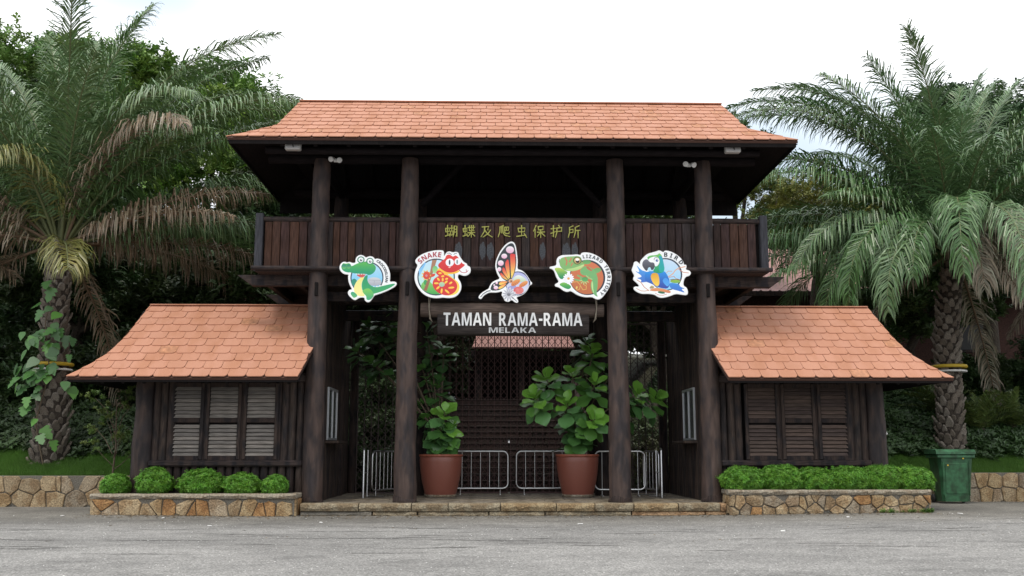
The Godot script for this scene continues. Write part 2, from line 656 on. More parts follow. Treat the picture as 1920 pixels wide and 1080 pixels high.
func slab(poly: PackedVector2Array, t: float) -> ArrayMesh:
	var f := flat_st()
	var e := flat_st()
	slab_into(f, e, poly, t)
	f.generate_normals()
	e.generate_normals()
	var m := f.commit()
	e.commit(m)
	return m


# irregular stones set in mortar over a w x h face; xf maps (across, up, out)
func stones(parent: Node3D, xf: Transform3D, w: float, h: float, cell: float, sd: int, orange := 0.15, thick := 0.035):
	var r := RandomNumberGenerator.new()
	r.seed = sd
	var nx := maxi(1, int(round(w / cell)))
	var ny := maxi(1, int(round(h / (cell * 0.8))))
	var seeds := PackedVector2Array()
	for j in range(-1, ny + 1):
		for i in range(-1, nx + 1):
			var px := (i + 0.5 + (0.25 if j % 2 else -0.25) + r.randf_range(-0.30, 0.30)) * w / nx
			var py := (j + 0.5 + r.randf_range(-0.26, 0.26)) * h / ny
			seeds.append(Vector2(px, py))
			if r.randf() < 0.16:
				seeds.append(Vector2(px + r.randf_range(0.3, 0.5) * w / nx, py + r.randf_range(-0.4, 0.4) * h / ny))
	for s in seeds:
		if s.x < 0.0 or s.y < 0.0 or s.x > w or s.y > h:
			continue
		var cellp := PackedVector2Array([Vector2(0, 0), Vector2(w, 0), Vector2(w, h), Vector2(0, h)])
		for q in seeds:
			if q == s or q.distance_to(s) > cell * 3.2:
				continue
			var mid := (s + q) * 0.5
			var nrm := (q - s).normalized()
			var kept := PackedVector2Array()
			for k in cellp.size():
				var a := cellp[k]
				var b := cellp[(k + 1) % cellp.size()]
				var da := (a - mid).dot(nrm)
				var db := (b - mid).dot(nrm)
				if da <= 0.0:
					kept.append(a)
				if (da < 0.0 and db > 0.0) or (da > 0.0 and db < 0.0):
					kept.append(a.lerp(b, da / (da - db)))
			cellp = kept
			if cellp.size() < 3:
				break
		if cellp.size() < 3:
			continue
		var shr := Geometry2D.offset_polygon(cellp, -0.009)
		if shr.is_empty():
			continue
		var src: PackedVector2Array = shr[0]
		var poly := PackedVector2Array()
		for k in src.size():
			var a := src[k]
			var b := src[(k + 1) % src.size()]
			if a.distance_to(b) > 0.07:
				poly.append(a.lerp(b, 0.07) + Vector2(r.randf_range(-0.006, 0.006), r.randf_range(-0.006, 0.006)))
				poly.append(a.lerp(b, 0.5) + Vector2(r.randf_range(-0.010, 0.010), r.randf_range(-0.010, 0.010)))
				poly.append(a.lerp(b, 0.93) + Vector2(r.randf_range(-0.006, 0.006), r.randf_range(-0.006, 0.006)))
			else:
				poly.append(a.lerp(b, 0.5))
		if poly.size() < 3:
			continue
		if Geometry2D.is_polygon_clockwise(poly):
			poly.reverse()
		var cen := Vector2.ZERO
		for p in poly:
			cen += p
		cen /= poly.size()
		var st := flat_st()
		var d := thick * r.randf_range(0.75, 1.35)
		var ring := PackedVector3Array()
		for p in poly:
			ring.append(Vector3(lerpf(p.x, cen.x, 0.08), lerpf(p.y, cen.y, 0.08), d + r.randf_range(-0.008, 0.008)))
		var mid3 := Vector3(cen.x + r.randf_range(-0.03, 0.03), cen.y + r.randf_range(-0.03, 0.03), d + r.randf_range(-0.004, 0.016))
		for k in poly.size():
			var k2 := (k + 1) % poly.size()
			quad(st, Vector3(poly[k].x, poly[k].y, -0.02), Vector3(poly[k2].x, poly[k2].y, -0.02), Vector3(poly[k2].x, poly[k2].y, d * 0.45), Vector3(poly[k].x, poly[k].y, d * 0.45))
			quad(st, Vector3(poly[k].x, poly[k].y, d * 0.45), Vector3(poly[k2].x, poly[k2].y, d * 0.45), ring[k2], ring[k])
			tri(st, ring[k], ring[k2], mid3)
		put("stone", done(st), M.stone[5] if r.randf() < orange else M.stone[[0, 1, 2, 3, 4, 6, 0, 2][r.randi() % 8]], parent, xf)


# ---------------------------------------------------------------- ground

func road_y(x: float, z: float) -> float:
	var y := 0.02 + 0.065 * smoothstep(2.5, 9.0, x) + 0.04 * smoothstep(4.0, 10.0, -x)
	return y * (1.0 - smoothstep(3.0, 10.0, z)) + 0.012 * patch.get_noise_2d(x * 0.6, z * 0.6)


func grid_sheet(xs: Array, zs: Array, height: Callable, tone: Callable) -> ArrayMesh:
	var vs := PackedVector3Array()
	var ns := PackedVector3Array()
	var cs := PackedColorArray()
	var ix := PackedInt32Array()
	for z in zs:
		for x in xs:
			var h: float = height.call(x, z)
			vs.append(Vector3(x, h, z))
			var hx: float = height.call(x + 0.1, z)
			var hz: float = height.call(x, z + 0.1)
			ns.append(Vector3(h - hx, 0.1, h - hz).normalized())
			cs.append(tone.call(x, z))
	var nx := xs.size()
	for j in zs.size() - 1:
		for i in nx - 1:
			var a := j * nx + i
			ix.append_array([a, a + 1, a + nx, a + 1, a + nx + 1, a + nx])
	var arr := []
	arr.resize(Mesh.ARRAY_MAX)
	arr[Mesh.ARRAY_VERTEX] = vs
	arr[Mesh.ARRAY_NORMAL] = ns
	arr[Mesh.ARRAY_COLOR] = cs
	arr[Mesh.ARRAY_INDEX] = ix
	var m := ArrayMesh.new()
	m.add_surface_from_arrays(Mesh.PRIMITIVE_TRIANGLES, arr)
	return m


func steps_between(a: float, b: float, d: float) -> Array:
	var r := []
	var n := int(ceil((b - a) / d))
	for i in n + 1:
		r.append(a + (b - a) * i / n)
	return r


func make_road():
	var xs := steps_between(-200, -20, 15) + steps_between(-18, -9.2, 0.22) + steps_between(-9, 9, 0.075) + steps_between(9.2, 18, 0.22) + steps_between(20, 200, 15)
	var zs := steps_between(-6, -1, 0.25) + steps_between(-0.8, 12.0, 0.07) + steps_between(12.3, 30, 0.6) + steps_between(32, 150, 12)
	var big := FastNoiseLite.new()
	big.seed = 5
	big.frequency = 0.22
	big.fractal_octaves = 5
	var streak := FastNoiseLite.new()
	streak.seed = 9
	streak.frequency = 0.55
	streak.fractal_octaves = 5
	var tone := func(x: float, z: float) -> Color:
		var v := 0.62 + 0.26 * big.get_noise_2d(x * 0.7, z * 1.4)
		# tyre-swept surface is paler; silt and damp have stained the strip along the kerb
		v += 0.24 * smoothstep(1.2, 5.0, z + 0.9 * big.get_noise_2d(x * 0.9 + 60, z))
		# worn scars, ragged and broken up at several sizes
		var s1 := streak.get_noise_2d(x * 0.55 + 30, z * 1.5) + 0.6 * big.get_noise_2d(x * 5.0, z * 7.0)
		v -= 0.11 * smoothstep(0.10, 0.45, s1)
		var s2 := streak.get_noise_2d(x * 0.9 - 200, z * 3.2) + 0.5 * big.get_noise_2d(x * 11.0 + 40, z * 16.0)
		v -= 0.14 * smoothstep(0.28, 0.50, s2) * smoothstep(1.4, 2.6, z)
		v += 0.10 * smoothstep(0.15, 0.5, streak.get_noise_2d(x * 0.7 - 80, z * 0.9))
		v += 0.10 * big.get_noise_2d(x * 9.0 + 17, z * 12.0)
		var hsh := fposmod(sin(x * 127.1 + z * 311.7) * 43758.5, 1.0)
		v *= 0.90 + 0.20 * hsh + (0.35 if hsh > 0.982 else 0.0)
		v = clampf(v, 0.28, 1.25)
		var warm := 1.0 - smoothstep(1.0, 4.5, z)
		return Color(v * (1.0 + 0.04 * warm), v, v * (1.0 - 0.08 * warm))
	var road := put("car_park", grid_sheet(xs, zs, road_y, tone), M.asphalt, self)
	tag(road, "worn grey asphalt car park in front of the gatehouse", "car park", "", "structure")
	# cracks and scars in the surface
	var st := flat_st()
	var r := RandomNumberGenerator.new()
	r.seed = 31
	for k in 60:
		var x := r.randf_range(-9.5, 9.5)
		var z := r.randf_range(2.2, 8.2)
		if k < 9:
			z = r.randf_range(3.2, 5.2)
		var len := r.randf_range(0.5, 2.6)
		var dir := r.randf_range(-0.22, 0.22)
		var n := int(len / 0.07)
		var pl := Vector3.ZERO
		var pr := Vector3.ZERO
		for i in n:
			var t := float(i) / n
			var wd := (0.010 + 0.040 * absf(streak.get_noise_2d(i * 0.9, k * 17.0))) * sin(PI * clampf(t + 0.03, 0, 1))
			x += 0.07
			z += dir * 0.07 + 0.055 * streak.get_noise_2d(i * 1.3 + 300, k * 31.0)
			var y := road_y(x, z) + 0.004
			var a := Vector3(x, y, z + wd)
			var b := Vector3(x, y, z - wd)
			if i > 0:
				quad(st, pl, a, b, pr)
			pl = a
			pr = b
	put("crack", done(st), M.crack, road, Transform3D(), "stuff")


func ground_h(x: float, z: float) -> float:
	var ax := absf(x)
	var start := -2.35 if x < 0 else -3.7
	var b := maxf(0.0, start - z)
	var bank := 0.72 + 0.43 * b - 0.010 * b * b
	if b > 15.0:
		bank = 4.92 + 0.10 * (b - 15.0)
	bank += 0.22 * patch.get_noise_2d(x * 0.9, z * 0.9) * smoothstep(0.0, 2.0, b)
	var court := 0.12 + 2.5 * smoothstep(-6.6, -11.0, z) + 0.04 * maxf(0.0, -11.5 - z)
	return lerpf(court, bank, smoothstep(4.4, 5.4, ax))


func make_hillside():
	var tone := func(x: float, z: float) -> Color:
		return Color(1, 1, 1)
	var zs := steps_between(-70, -22, 3.0) + steps_between(-21, -3.8, 0.5)
	var left := grid_sheet(steps_between(-90, -20, 6) + steps_between(-19, 0, 0.5), zs + steps_between(-3.5, -2.32, 0.3), ground_h, tone)
	var right := grid_sheet(steps_between(0, 19, 0.5) + steps_between(20, 90, 6), zs, ground_h, tone)
	var hill := put("hillside", left, M.soil, self)
	tag(hill, "planted earth bank rising behind the gatehouse and walls", "hillside", "", "structure")
	put("bank", right, M.soil, hill)


func make_platform():
	var p := put("platform", box(Vector3(8.75, 0.5, 6.2), 0.01), M.mortar, self, Transform3D(Basis(), Vector3(0.02, -0.002, -2.72)))
	tag(p, "low stone paved platform under the gatehouse columns", "platform", "", "structure")
	var r := RandomNumberGenerator.new()
	r.seed = 4
	# kerb stones along the front, rough faced
	var x := -4.36
	while x < 4.36:
		var w := minf(r.randf_range(0.7, 1.25), 4.38 - x)
		var st := flat_st()
		kerb_block(st, w - 0.018, 0.155, 0.34, r)
		put("kerb_stone", done(st), M.kerb[r.randi() % 3], p, Transform3D(Basis(), Vector3(x + w * 0.5 - 0.02, 0.185 + r.randf_range(-0.006, 0.006) + 0.002, 0.46 + 2.72)))
		x += w
	x = -4.36
	while x < 4.36:
		var w := minf(r.randf_range(0.9, 1.9), 4.38 - x)
		var st := flat_st()
		kerb_block(st, w - 0.03, 0.13, 0.30, r)
		put("kerb_stone", done(st), M.kerb[[2, 2, 1][r.randi() % 3]] if r.randf() < 0.75 else M.mortar, p, Transform3D(Basis(), Vector3(x + w * 0.5 - 0.02, 0.04, 0.44 + 2.72)))
		x += w
	# paving flags behind the kerb
	var z := 0.27
	while z > -4.4:
		var dz := r.randf_range(0.42, 0.7)
		x = -4.2
		while x < 4.2:
			var w := minf(r.randf_range(0.5, 1.05), 4.25 - x)
			put("paving_stone", box(Vector3(w - 0.012, 0.06, dz - 0.012), 0.006), M.paving[r.randi() % 3], p, Transform3D(Basis().rotated(Vector3.RIGHT, r.randf_range(-0.004, 0.004)), Vector3(x + w * 0.5, 0.234 + r.randf_range(-0.004, 0.004), z - dz * 0.5 + 2.72)))
			x += w
		z -= dz


func kerb_block(st: SurfaceTool, w: float, h: float, d: float, r: RandomNumberGenerator):
	var n := maxi(3, int(w / 0.14))
	var prev := []
	for i in n + 1:
		var x := -w * 0.5 + w * i / n
		var f := d * 0.5 + r.randf_range(-0.022, 0.012)
		var top := h * 0.5
		var ring := [Vector3(x, -h * 0.5, -d * 0.5), Vector3(x, -h * 0.5, f - 0.02), Vector3(x, -h * 0.05 + r.randf_range(-0.03, 0.03), f + r.randf_range(0.0, 0.015)), Vector3(x, top - 0.03 + r.randf_range(-0.008, 0.008), f), Vector3(x, top + r.randf_range(-0.004, 0.002), f - 0.035), Vector3(x, top, -d * 0.5)]
		if i == 0:
			conv(st, ring, Vector3(0, 0, 0))
		else:
			for k in 6:
				var k2 := (k + 1) % 6
				conv(st, [prev[k], prev[k2], ring[k2]], Vector3(x, 0, 0))
				conv(st, [prev[k], ring[k2], ring[k]], Vector3(x, 0, 0))
		if i == n:
			conv(st, ring, Vector3(0, 0, 0))
		prev = ring


func make_staircase():
	var t := thing("staircase", "wide dark brick staircase climbing behind the folding gates", "staircase", Vector3(0.05, 0.2, -5.7))
	var r := RandomNumberGenerator.new()
	r.seed = 14
	for k in 16:
		var s := frame("step", t, Vector3(0, 0.17 * k, -0.28 * k))
		put("tread", box(Vector3(4.0, 0.05, 0.34), 0.012), M.brick_step[1], s, Transform3D(Basis(), Vector3(0, 0.145, -0.15)))
		var x := -2.0
		while x < 1.98:
			var w := minf(r.randf_range(0.36, 0.42), 2.0 - x)
			put("brick", box(Vector3(w - 0.014, 0.108, 0.30), 0.008), M.brick_step[r.randi() % 3], s, Transform3D(Basis(), Vector3(x + w * 0.5, 0.058, -0.15 - r.randf() * 0.008)))
			x += w
	for s: int in [-1, 1]:
		var st := flat_st()
		extrude_into(st, P2([0, -0.2, 4.8, -0.2, 4.8, 3.35, 0, 0.55]), 0.26, 0.01, Transform3D(Basis(Vector3(0, 0, -1), Vector3.UP, Vector3(1, 0, 0)), Vector3(s * 2.16 - 0.13, 0, 0.2)), true)
		put("side_wall", done(st), M.brick_step[0], t)


# ---------------------------------------------------------------- gatehouse

func column(parent: Node3D, x: float, z: float, r0: float, r1: float, variant: int):
	var c := put("column", log_mesh(7.45, r0, r1, variant, 20, 0.12), M.column, parent, Transform3D(Basis().rotated(Vector3.UP, variant * 1.3), Vector3(x, 0.24, z)))
	put("bracket", box(Vector3(0.075, 0.30, 0.06), 0.012), M.dark_wood, c, Transform3D(Basis().rotated(Vector3.UP, -variant * 1.3), Basis().rotated(Vector3.UP, -variant * 1.3) * Vector3(0.0, 4.52, r0 * 0.95)))
	put("foot", log_mesh(0.14, r0 * 1.09, r0 * 1.03, 9 + variant % 2, 20, 0.08), M.log[1], c, Transform3D(Basis(), Vector3(0, 0.0, 0)))


func make_gatehouse():
	var g := thing("gatehouse", "two storey dark log gatehouse with a balcony under an orange shingle roof", "gatehouse")
	# log columns
	column(g, -4.23, 0.0, 0.225, 0.185, 1)
	column(g, -2.27, 0.12, 0.235, 0.195, 2)
	column(g, 2.26, 0.12, 0.235, 0.190, 3)
	column(g, 4.23, 0.0, 0.225, 0.185, 4)
	for x in [-4.25, -2.27, 2.26, 4.3]:
		put("back_column", log_mesh(7.4, 0.20, 0.18, 5, 12), M.log[1], g, Transform3D(Basis(), Vector3(x, 0.24, -3.15)))
	# balcony floor, its beams and ledge
	for k in 14:
		put("floor_board", box(Vector3(11.1, 0.06, 0.255), 0.006), M.joist, g, Transform3D(Basis(), Vector3(0, 5.17, 0.10 - k * 0.262)))
	put("ledge", log_mesh(11.25, 0.05, 0.05, 2, 10), M.beam, g, Transform3D(Basis(Vector3(0, -1, 0), Vector3(1, 0, 0), Vector3(0, 0, 1)), Vector3(-5.62, 5.205, 0.29)))
	put("ledge_board", box(Vector3(11.2, 0.045, 0.32), 0.008), M.beam, g, Transform3D(Basis(), Vector3(0, 5.225, 0.10)))
	for z in [-0.30, -3.12]:
		var st := flat_st()
		extrude_into(st, P2([-6.05, 0.24, -5.72, 0.0, 5.72, 0.0, 6.05, 0.24]), 0.18, 0.012, Transform3D(Basis(), Vector3(0, 4.90, z - 0.09)), true)
		put("cross_beam", done(st), M.beam, g)
	for x in [-5.4, -4.7, -3.6, -2.9, -1.5, -0.5, 0.5, 1.5, 2.9, 3.6, 4.7, 5.4]:
		put("joist", box(Vector3(0.13, 0.20, 3.2), 0.012), M.joist, g, Transform3D(Basis(), Vector3(x, 5.03, -1.83)))
	put("lower_beam", box(Vector3(9.4, 0.24, 0.16), 0.012), M.beam, g, Transform3D(Basis(), Vector3(0, 4.62, -3.1)))
	# balcony front of upright planks between end posts, under a round rail
	var r := RandomNumberGenerator.new()
	r.seed = 77
	var x := -5.46
	while x < 5.44:
		var w := minf(r.randf_range(0.150, 0.215), 5.48 - x)
		if w < 0.09:
			break
		var pick := r.randi() % 6
		if x < -4.6:
			pick = [2, 6, 0, 2][r.randi() % 4]
		var pl := put("plank", box(Vector3(w - 0.012, 1.045, 0.045), 0.009), M.plank[pick], g, Transform3D(Basis().rotated(Vector3.UP, r.randf_range(-0.03, 0.03)), Vector3(x + w * 0.5, 5.80 + r.randf_range(-0.01, 0.01), -0.14 + r.randf_range(-0.006, 0.006))))
		for spot in [-1.12, -0.72, -0.50, 0.60, 1.14, 1.36]:
			if absf(spot - x - w * 0.5) < w * 0.5:
				var blob := PackedVector2Array()
				for k in 16:
					var a := TAU * k / 16.0
					blob.append(Vector2(cos(a) * (w * 0.44), sin(a) * 0.19 * (1.0 + 0.2 * sin(k * 2.3))))
				put("bleached_patch", extrude(blob, 0.003), M.faded, pl, Transform3D(Basis(), Vector3(0, -0.12, 0.0225)))
		x += w
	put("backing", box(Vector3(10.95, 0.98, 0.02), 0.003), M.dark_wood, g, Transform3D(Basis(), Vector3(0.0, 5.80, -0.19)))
	put("rail", log_mesh(11.0, 0.062, 0.062, 3, 12), M.beam, g, Transform3D(Basis(Vector3(0, -1, 0), Vector3(1, 0, 0), Vector3(0, 0, 1)), Vector3(-5.5, 6.375, -0.14)))
	for s: int in [-1, 1]:
		put("end_post", box(Vector3(0.17, 1.30, 0.17), 0.015), M.grey_post, g, Transform3D(Basis(), Vector3(s * 5.575, 5.85, -0.14)))
		put("end_post", box(Vector3(0.17, 1.30, 0.17), 0.015), M.grey_post, g, Transform3D(Basis(), Vector3(s * 5.575, 5.85, -3.2)))
		put("side_rail", log_mesh(2.85, 0.055, 0.055, 3, 10), M.joist, g, lying(Vector3(s * 5.56, 6.365, -0.24), Vector3(s * 5.56, 6.365, -3.1)))
		for k in 15:
			put("side_plank", box(Vector3(0.045, 1.04, 0.178), 0.008), M.plank[r.randi() % 6], g, Transform3D(Basis(), Vector3(s * 5.56, 5.79, -0.34 - k * 0.19)))
	put("back_rail", log_mesh(10.9, 0.055, 0.055, 3, 10), M.beam, g, Transform3D(Basis(Vector3(0, -1, 0), Vector3(1, 0, 0), Vector3(0, 0, 1)), Vector3(-5.45, 6.22, -3.22)))
	for k in 36:
		put("back_plank", box(Vector3(0.29, 0.92, 0.04), 0.006), M.plank[1 + k % 3], g, Transform3D(Basis(), Vector3(-5.3 + k * 0.303, 5.72, -3.24)))
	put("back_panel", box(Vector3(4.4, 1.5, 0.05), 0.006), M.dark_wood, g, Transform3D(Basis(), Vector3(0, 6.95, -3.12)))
	make_main_roof(g)
	# inner side walls of the passage and the beam over the folding gates
	for s: int in [-1, 1]:
		for k in 17:
			put("wall_board", box(Vector3(0.06, 4.55, 0.235), 0.012), M.log[k % 3], g, Transform3D(Basis(), Vector3(s * 4.14, 2.53, -0.42 - k * 0.245)))
	put("gate_beam", box(Vector3(8.6, 0.26, 0.22), 0.015), M.grey_post, g, Transform3D(Basis(), Vector3(0, 4.82, -4.55)))
	for px in [-4.0, -2.15, 2.15, 4.0]:
		put("gate_post", log_mesh(4.45, 0.12, 0.11, 7, 12), M.log[1], g, Transform3D(Basis(), Vector3(px, 0.24, -4.58)))
	# front beams hung between the columns above the passage
	put("head_beam", box(Vector3(8.3, 0.22, 0.14), 0.012), M.beam, g, Transform3D(Basis(), Vector3(0, 4.72, -0.62)))


func make_main_roof(g: Node3D):
	var ye := 7.82
	var zf := 1.2
	var zr := -1.4
	var zb := -4.0
	var rise := 1.69
	var run := zf - zr
	var sl := sqrt(rise * rise + run * run)
	var roof := frame("roof", g)
	var up := Vector3(0, rise, -run).normalized()
	var front := Transform3D(Basis(Vector3.RIGHT, up, Vector3.RIGHT.cross(up)), Vector3(0, ye, zf))
	var outline := P2([-6.03, 0, 6.03, 0, 5.56, 0.42, 5.16, 0.92, 5.03, sl, -5.03, sl, -5.16, 0.92, -5.56, 0.42])
	shingles(roof, front, outline, sl / 10.0, 0.335, 290, 0.1)
	put("front_deck", extrude(outline, 0.05, 0.0, true), M.roof_deck, roof, front * Transform3D(Basis(), Vector3(0, 0, -0.05)))
	var upb := Vector3(0, rise, run).normalized()
	var back := Transform3D(Basis(Vector3.LEFT, upb, Vector3.LEFT.cross(upb)), Vector3(0, ye, zb))
	put("back_deck", extrude(outline, 0.06, 0.0, true), M.shingle[1], roof, back * Transform3D(Basis(), Vector3(0, 0, -0.05)))
	# boarded underside a little below the decks
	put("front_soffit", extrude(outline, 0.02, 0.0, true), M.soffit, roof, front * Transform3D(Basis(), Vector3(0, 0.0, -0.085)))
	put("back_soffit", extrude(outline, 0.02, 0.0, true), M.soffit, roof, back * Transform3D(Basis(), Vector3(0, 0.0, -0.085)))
	for s: int in [-1, 1]:
		# hipped skirt at each end and the boarded gable above it
		var a := Vector3(s * 6.03, ye, zf)
		var b := Vector3(s * 6.03, ye, zb)
		var k := 0.92 / sl
		var c := Vector3(s * 5.16, ye + rise * k, zf - run * k)
		var d := Vector3(s * 5.16, ye + rise * k, zb + run * k)
		var wdir := (b - a).normalized() * s * -1.0
		var ud := (c - a)
		ud = (ud - wdir * ud.dot(wdir)).normalized()
		var o := a if s < 0 else b
		wdir = (b - a).normalized() if s < 0 else (a - b).normalized()
		var nrm := wdir.cross(ud)
		if nrm.x * s < 0:
			o = b if s < 0 else a
			wdir = -wdir
			nrm = wdir.cross(ud)
		var hx := Transform3D(Basis(wdir, ud, nrm), o)
		var inv := hx.affine_inverse()
		var q := PackedVector2Array()
		for p in ([a, b, d, c] as Array):
			var l: Vector3 = inv * p
			q.append(Vector2(l.x, l.y))
		put("hip_deck", extrude(q, 0.05, 0.0, true), M.roof_deck, roof, hx * Transform3D(Basis(), Vector3(0, 0, -0.05)))
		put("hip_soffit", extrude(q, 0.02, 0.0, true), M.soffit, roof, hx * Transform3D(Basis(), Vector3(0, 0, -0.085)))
		var skirt := frame("hip", roof)
		shingles(skirt, hx, q, sl / 10.0, 0.335, 0)
		put("gable_sill", box(Vector3(0.34, 0.14, 2.0 * run * (1.0 - k) - 0.10), 0.01), M.roof_timber, roof, Transform3D(Basis(), Vector3(s * 4.95, ye + rise * k - 0.17, zr)))
		var top := Vector3(s * 5.0, ye + rise - 0.03, zr)
		var gx := Transform3D(Basis(Vector3(0, 0, -s), Vector3.UP, Vector3(s, 0, 0)), Vector3(s * 4.98, 0, zr))
		var g2 := PackedVector2Array()
		for p in ([c, d, top] as Array):
			var l2: Vector3 = gx.affine_inverse() * p
			g2.append(Vector2(l2.x, l2.y))
		put("gable", extrude(g2, 0.05, 0.0, true), M.log[0], roof, gx)
	put("ridge_cap", box(Vector3(10.08, 0.035, 0.20), 0.012), M.shingle[0], roof, Transform3D(Basis(), Vector3(0, ye + rise + 0.03, zr)))
	put("eave_board", box(Vector3(12.0, 0.10, 0.035), 0.006), M.dark_wood, roof, Transform3D(Basis(), Vector3(0, ye - 0.075, zf - 0.05)))
	put("back_eave_board", box(Vector3(11.9, 0.42, 0.035), 0.006), M.dark_wood, roof, Transform3D(Basis(), Vector3(0, ye - 0.21, zb + 0.10)))
	for s: int in [-1, 1]:
		put("side_eave_board", box(Vector3(0.035, 0.10, 5.06), 0.006), M.dark_wood, roof, Transform3D(Basis(), Vector3(s * 5.98, ye - 0.075, -1.4)))
	put("eave_beam", log_mesh(10.6, 0.085, 0.085, 4, 12), M.roof_timber, roof, Transform3D(Basis(Vector3(0, -1, 0), Vector3(1, 0, 0), Vector3(0, 0, 1)), Vector3(-5.3, ye - 0.15, 0.78)))
	for z in [0.0, -3.1]:
		put("wall_plate", log_mesh(10.8, 0.12, 0.12, 4, 12), M.roof_timber, roof, Transform3D(Basis(Vector3(0, -1, 0), Vector3(1, 0, 0), Vector3(0, 0, 1)), Vector3(-5.4, 7.72, z)))
	# rafters and king post trusses
	for k in 15:
		var x := -4.9 + k * 0.7
		for side in [front, back]:
			var tf: Transform3D = side
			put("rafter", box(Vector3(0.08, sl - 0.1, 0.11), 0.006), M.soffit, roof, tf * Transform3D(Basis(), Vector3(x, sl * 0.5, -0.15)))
	for x in [-4.23, -2.27, 2.26, 4.23]:
		put("tie_beam", log_mesh(3.1, 0.10, 0.10, 6, 10), M.roof_timber, roof, lying(Vector3(x, 7.66, 0.0), Vector3(x, 7.66, -3.1)))
		put("king_post", log_mesh(1.6, 0.08, 0.08, 6, 10), M.roof_timber, roof, Transform3D(Basis(), Vector3(x, 7.7, zr)))
	put("brace", log_mesh(2.3, 0.075, 0.075, 6, 10), M.roof_timber, roof, lying(Vector3(-2.1, 7.0, -1.3), Vector3(-0.55, 8.7, -1.3)))
	put("brace", log_mesh(2.3, 0.075, 0.075, 6, 10), M.roof_timber, roof, lying(Vector3(2.1, 7.0, -1.3), Vector3(0.55, 8.7, -1.3)))


# ---------------------------------------------------------------- ticket booths

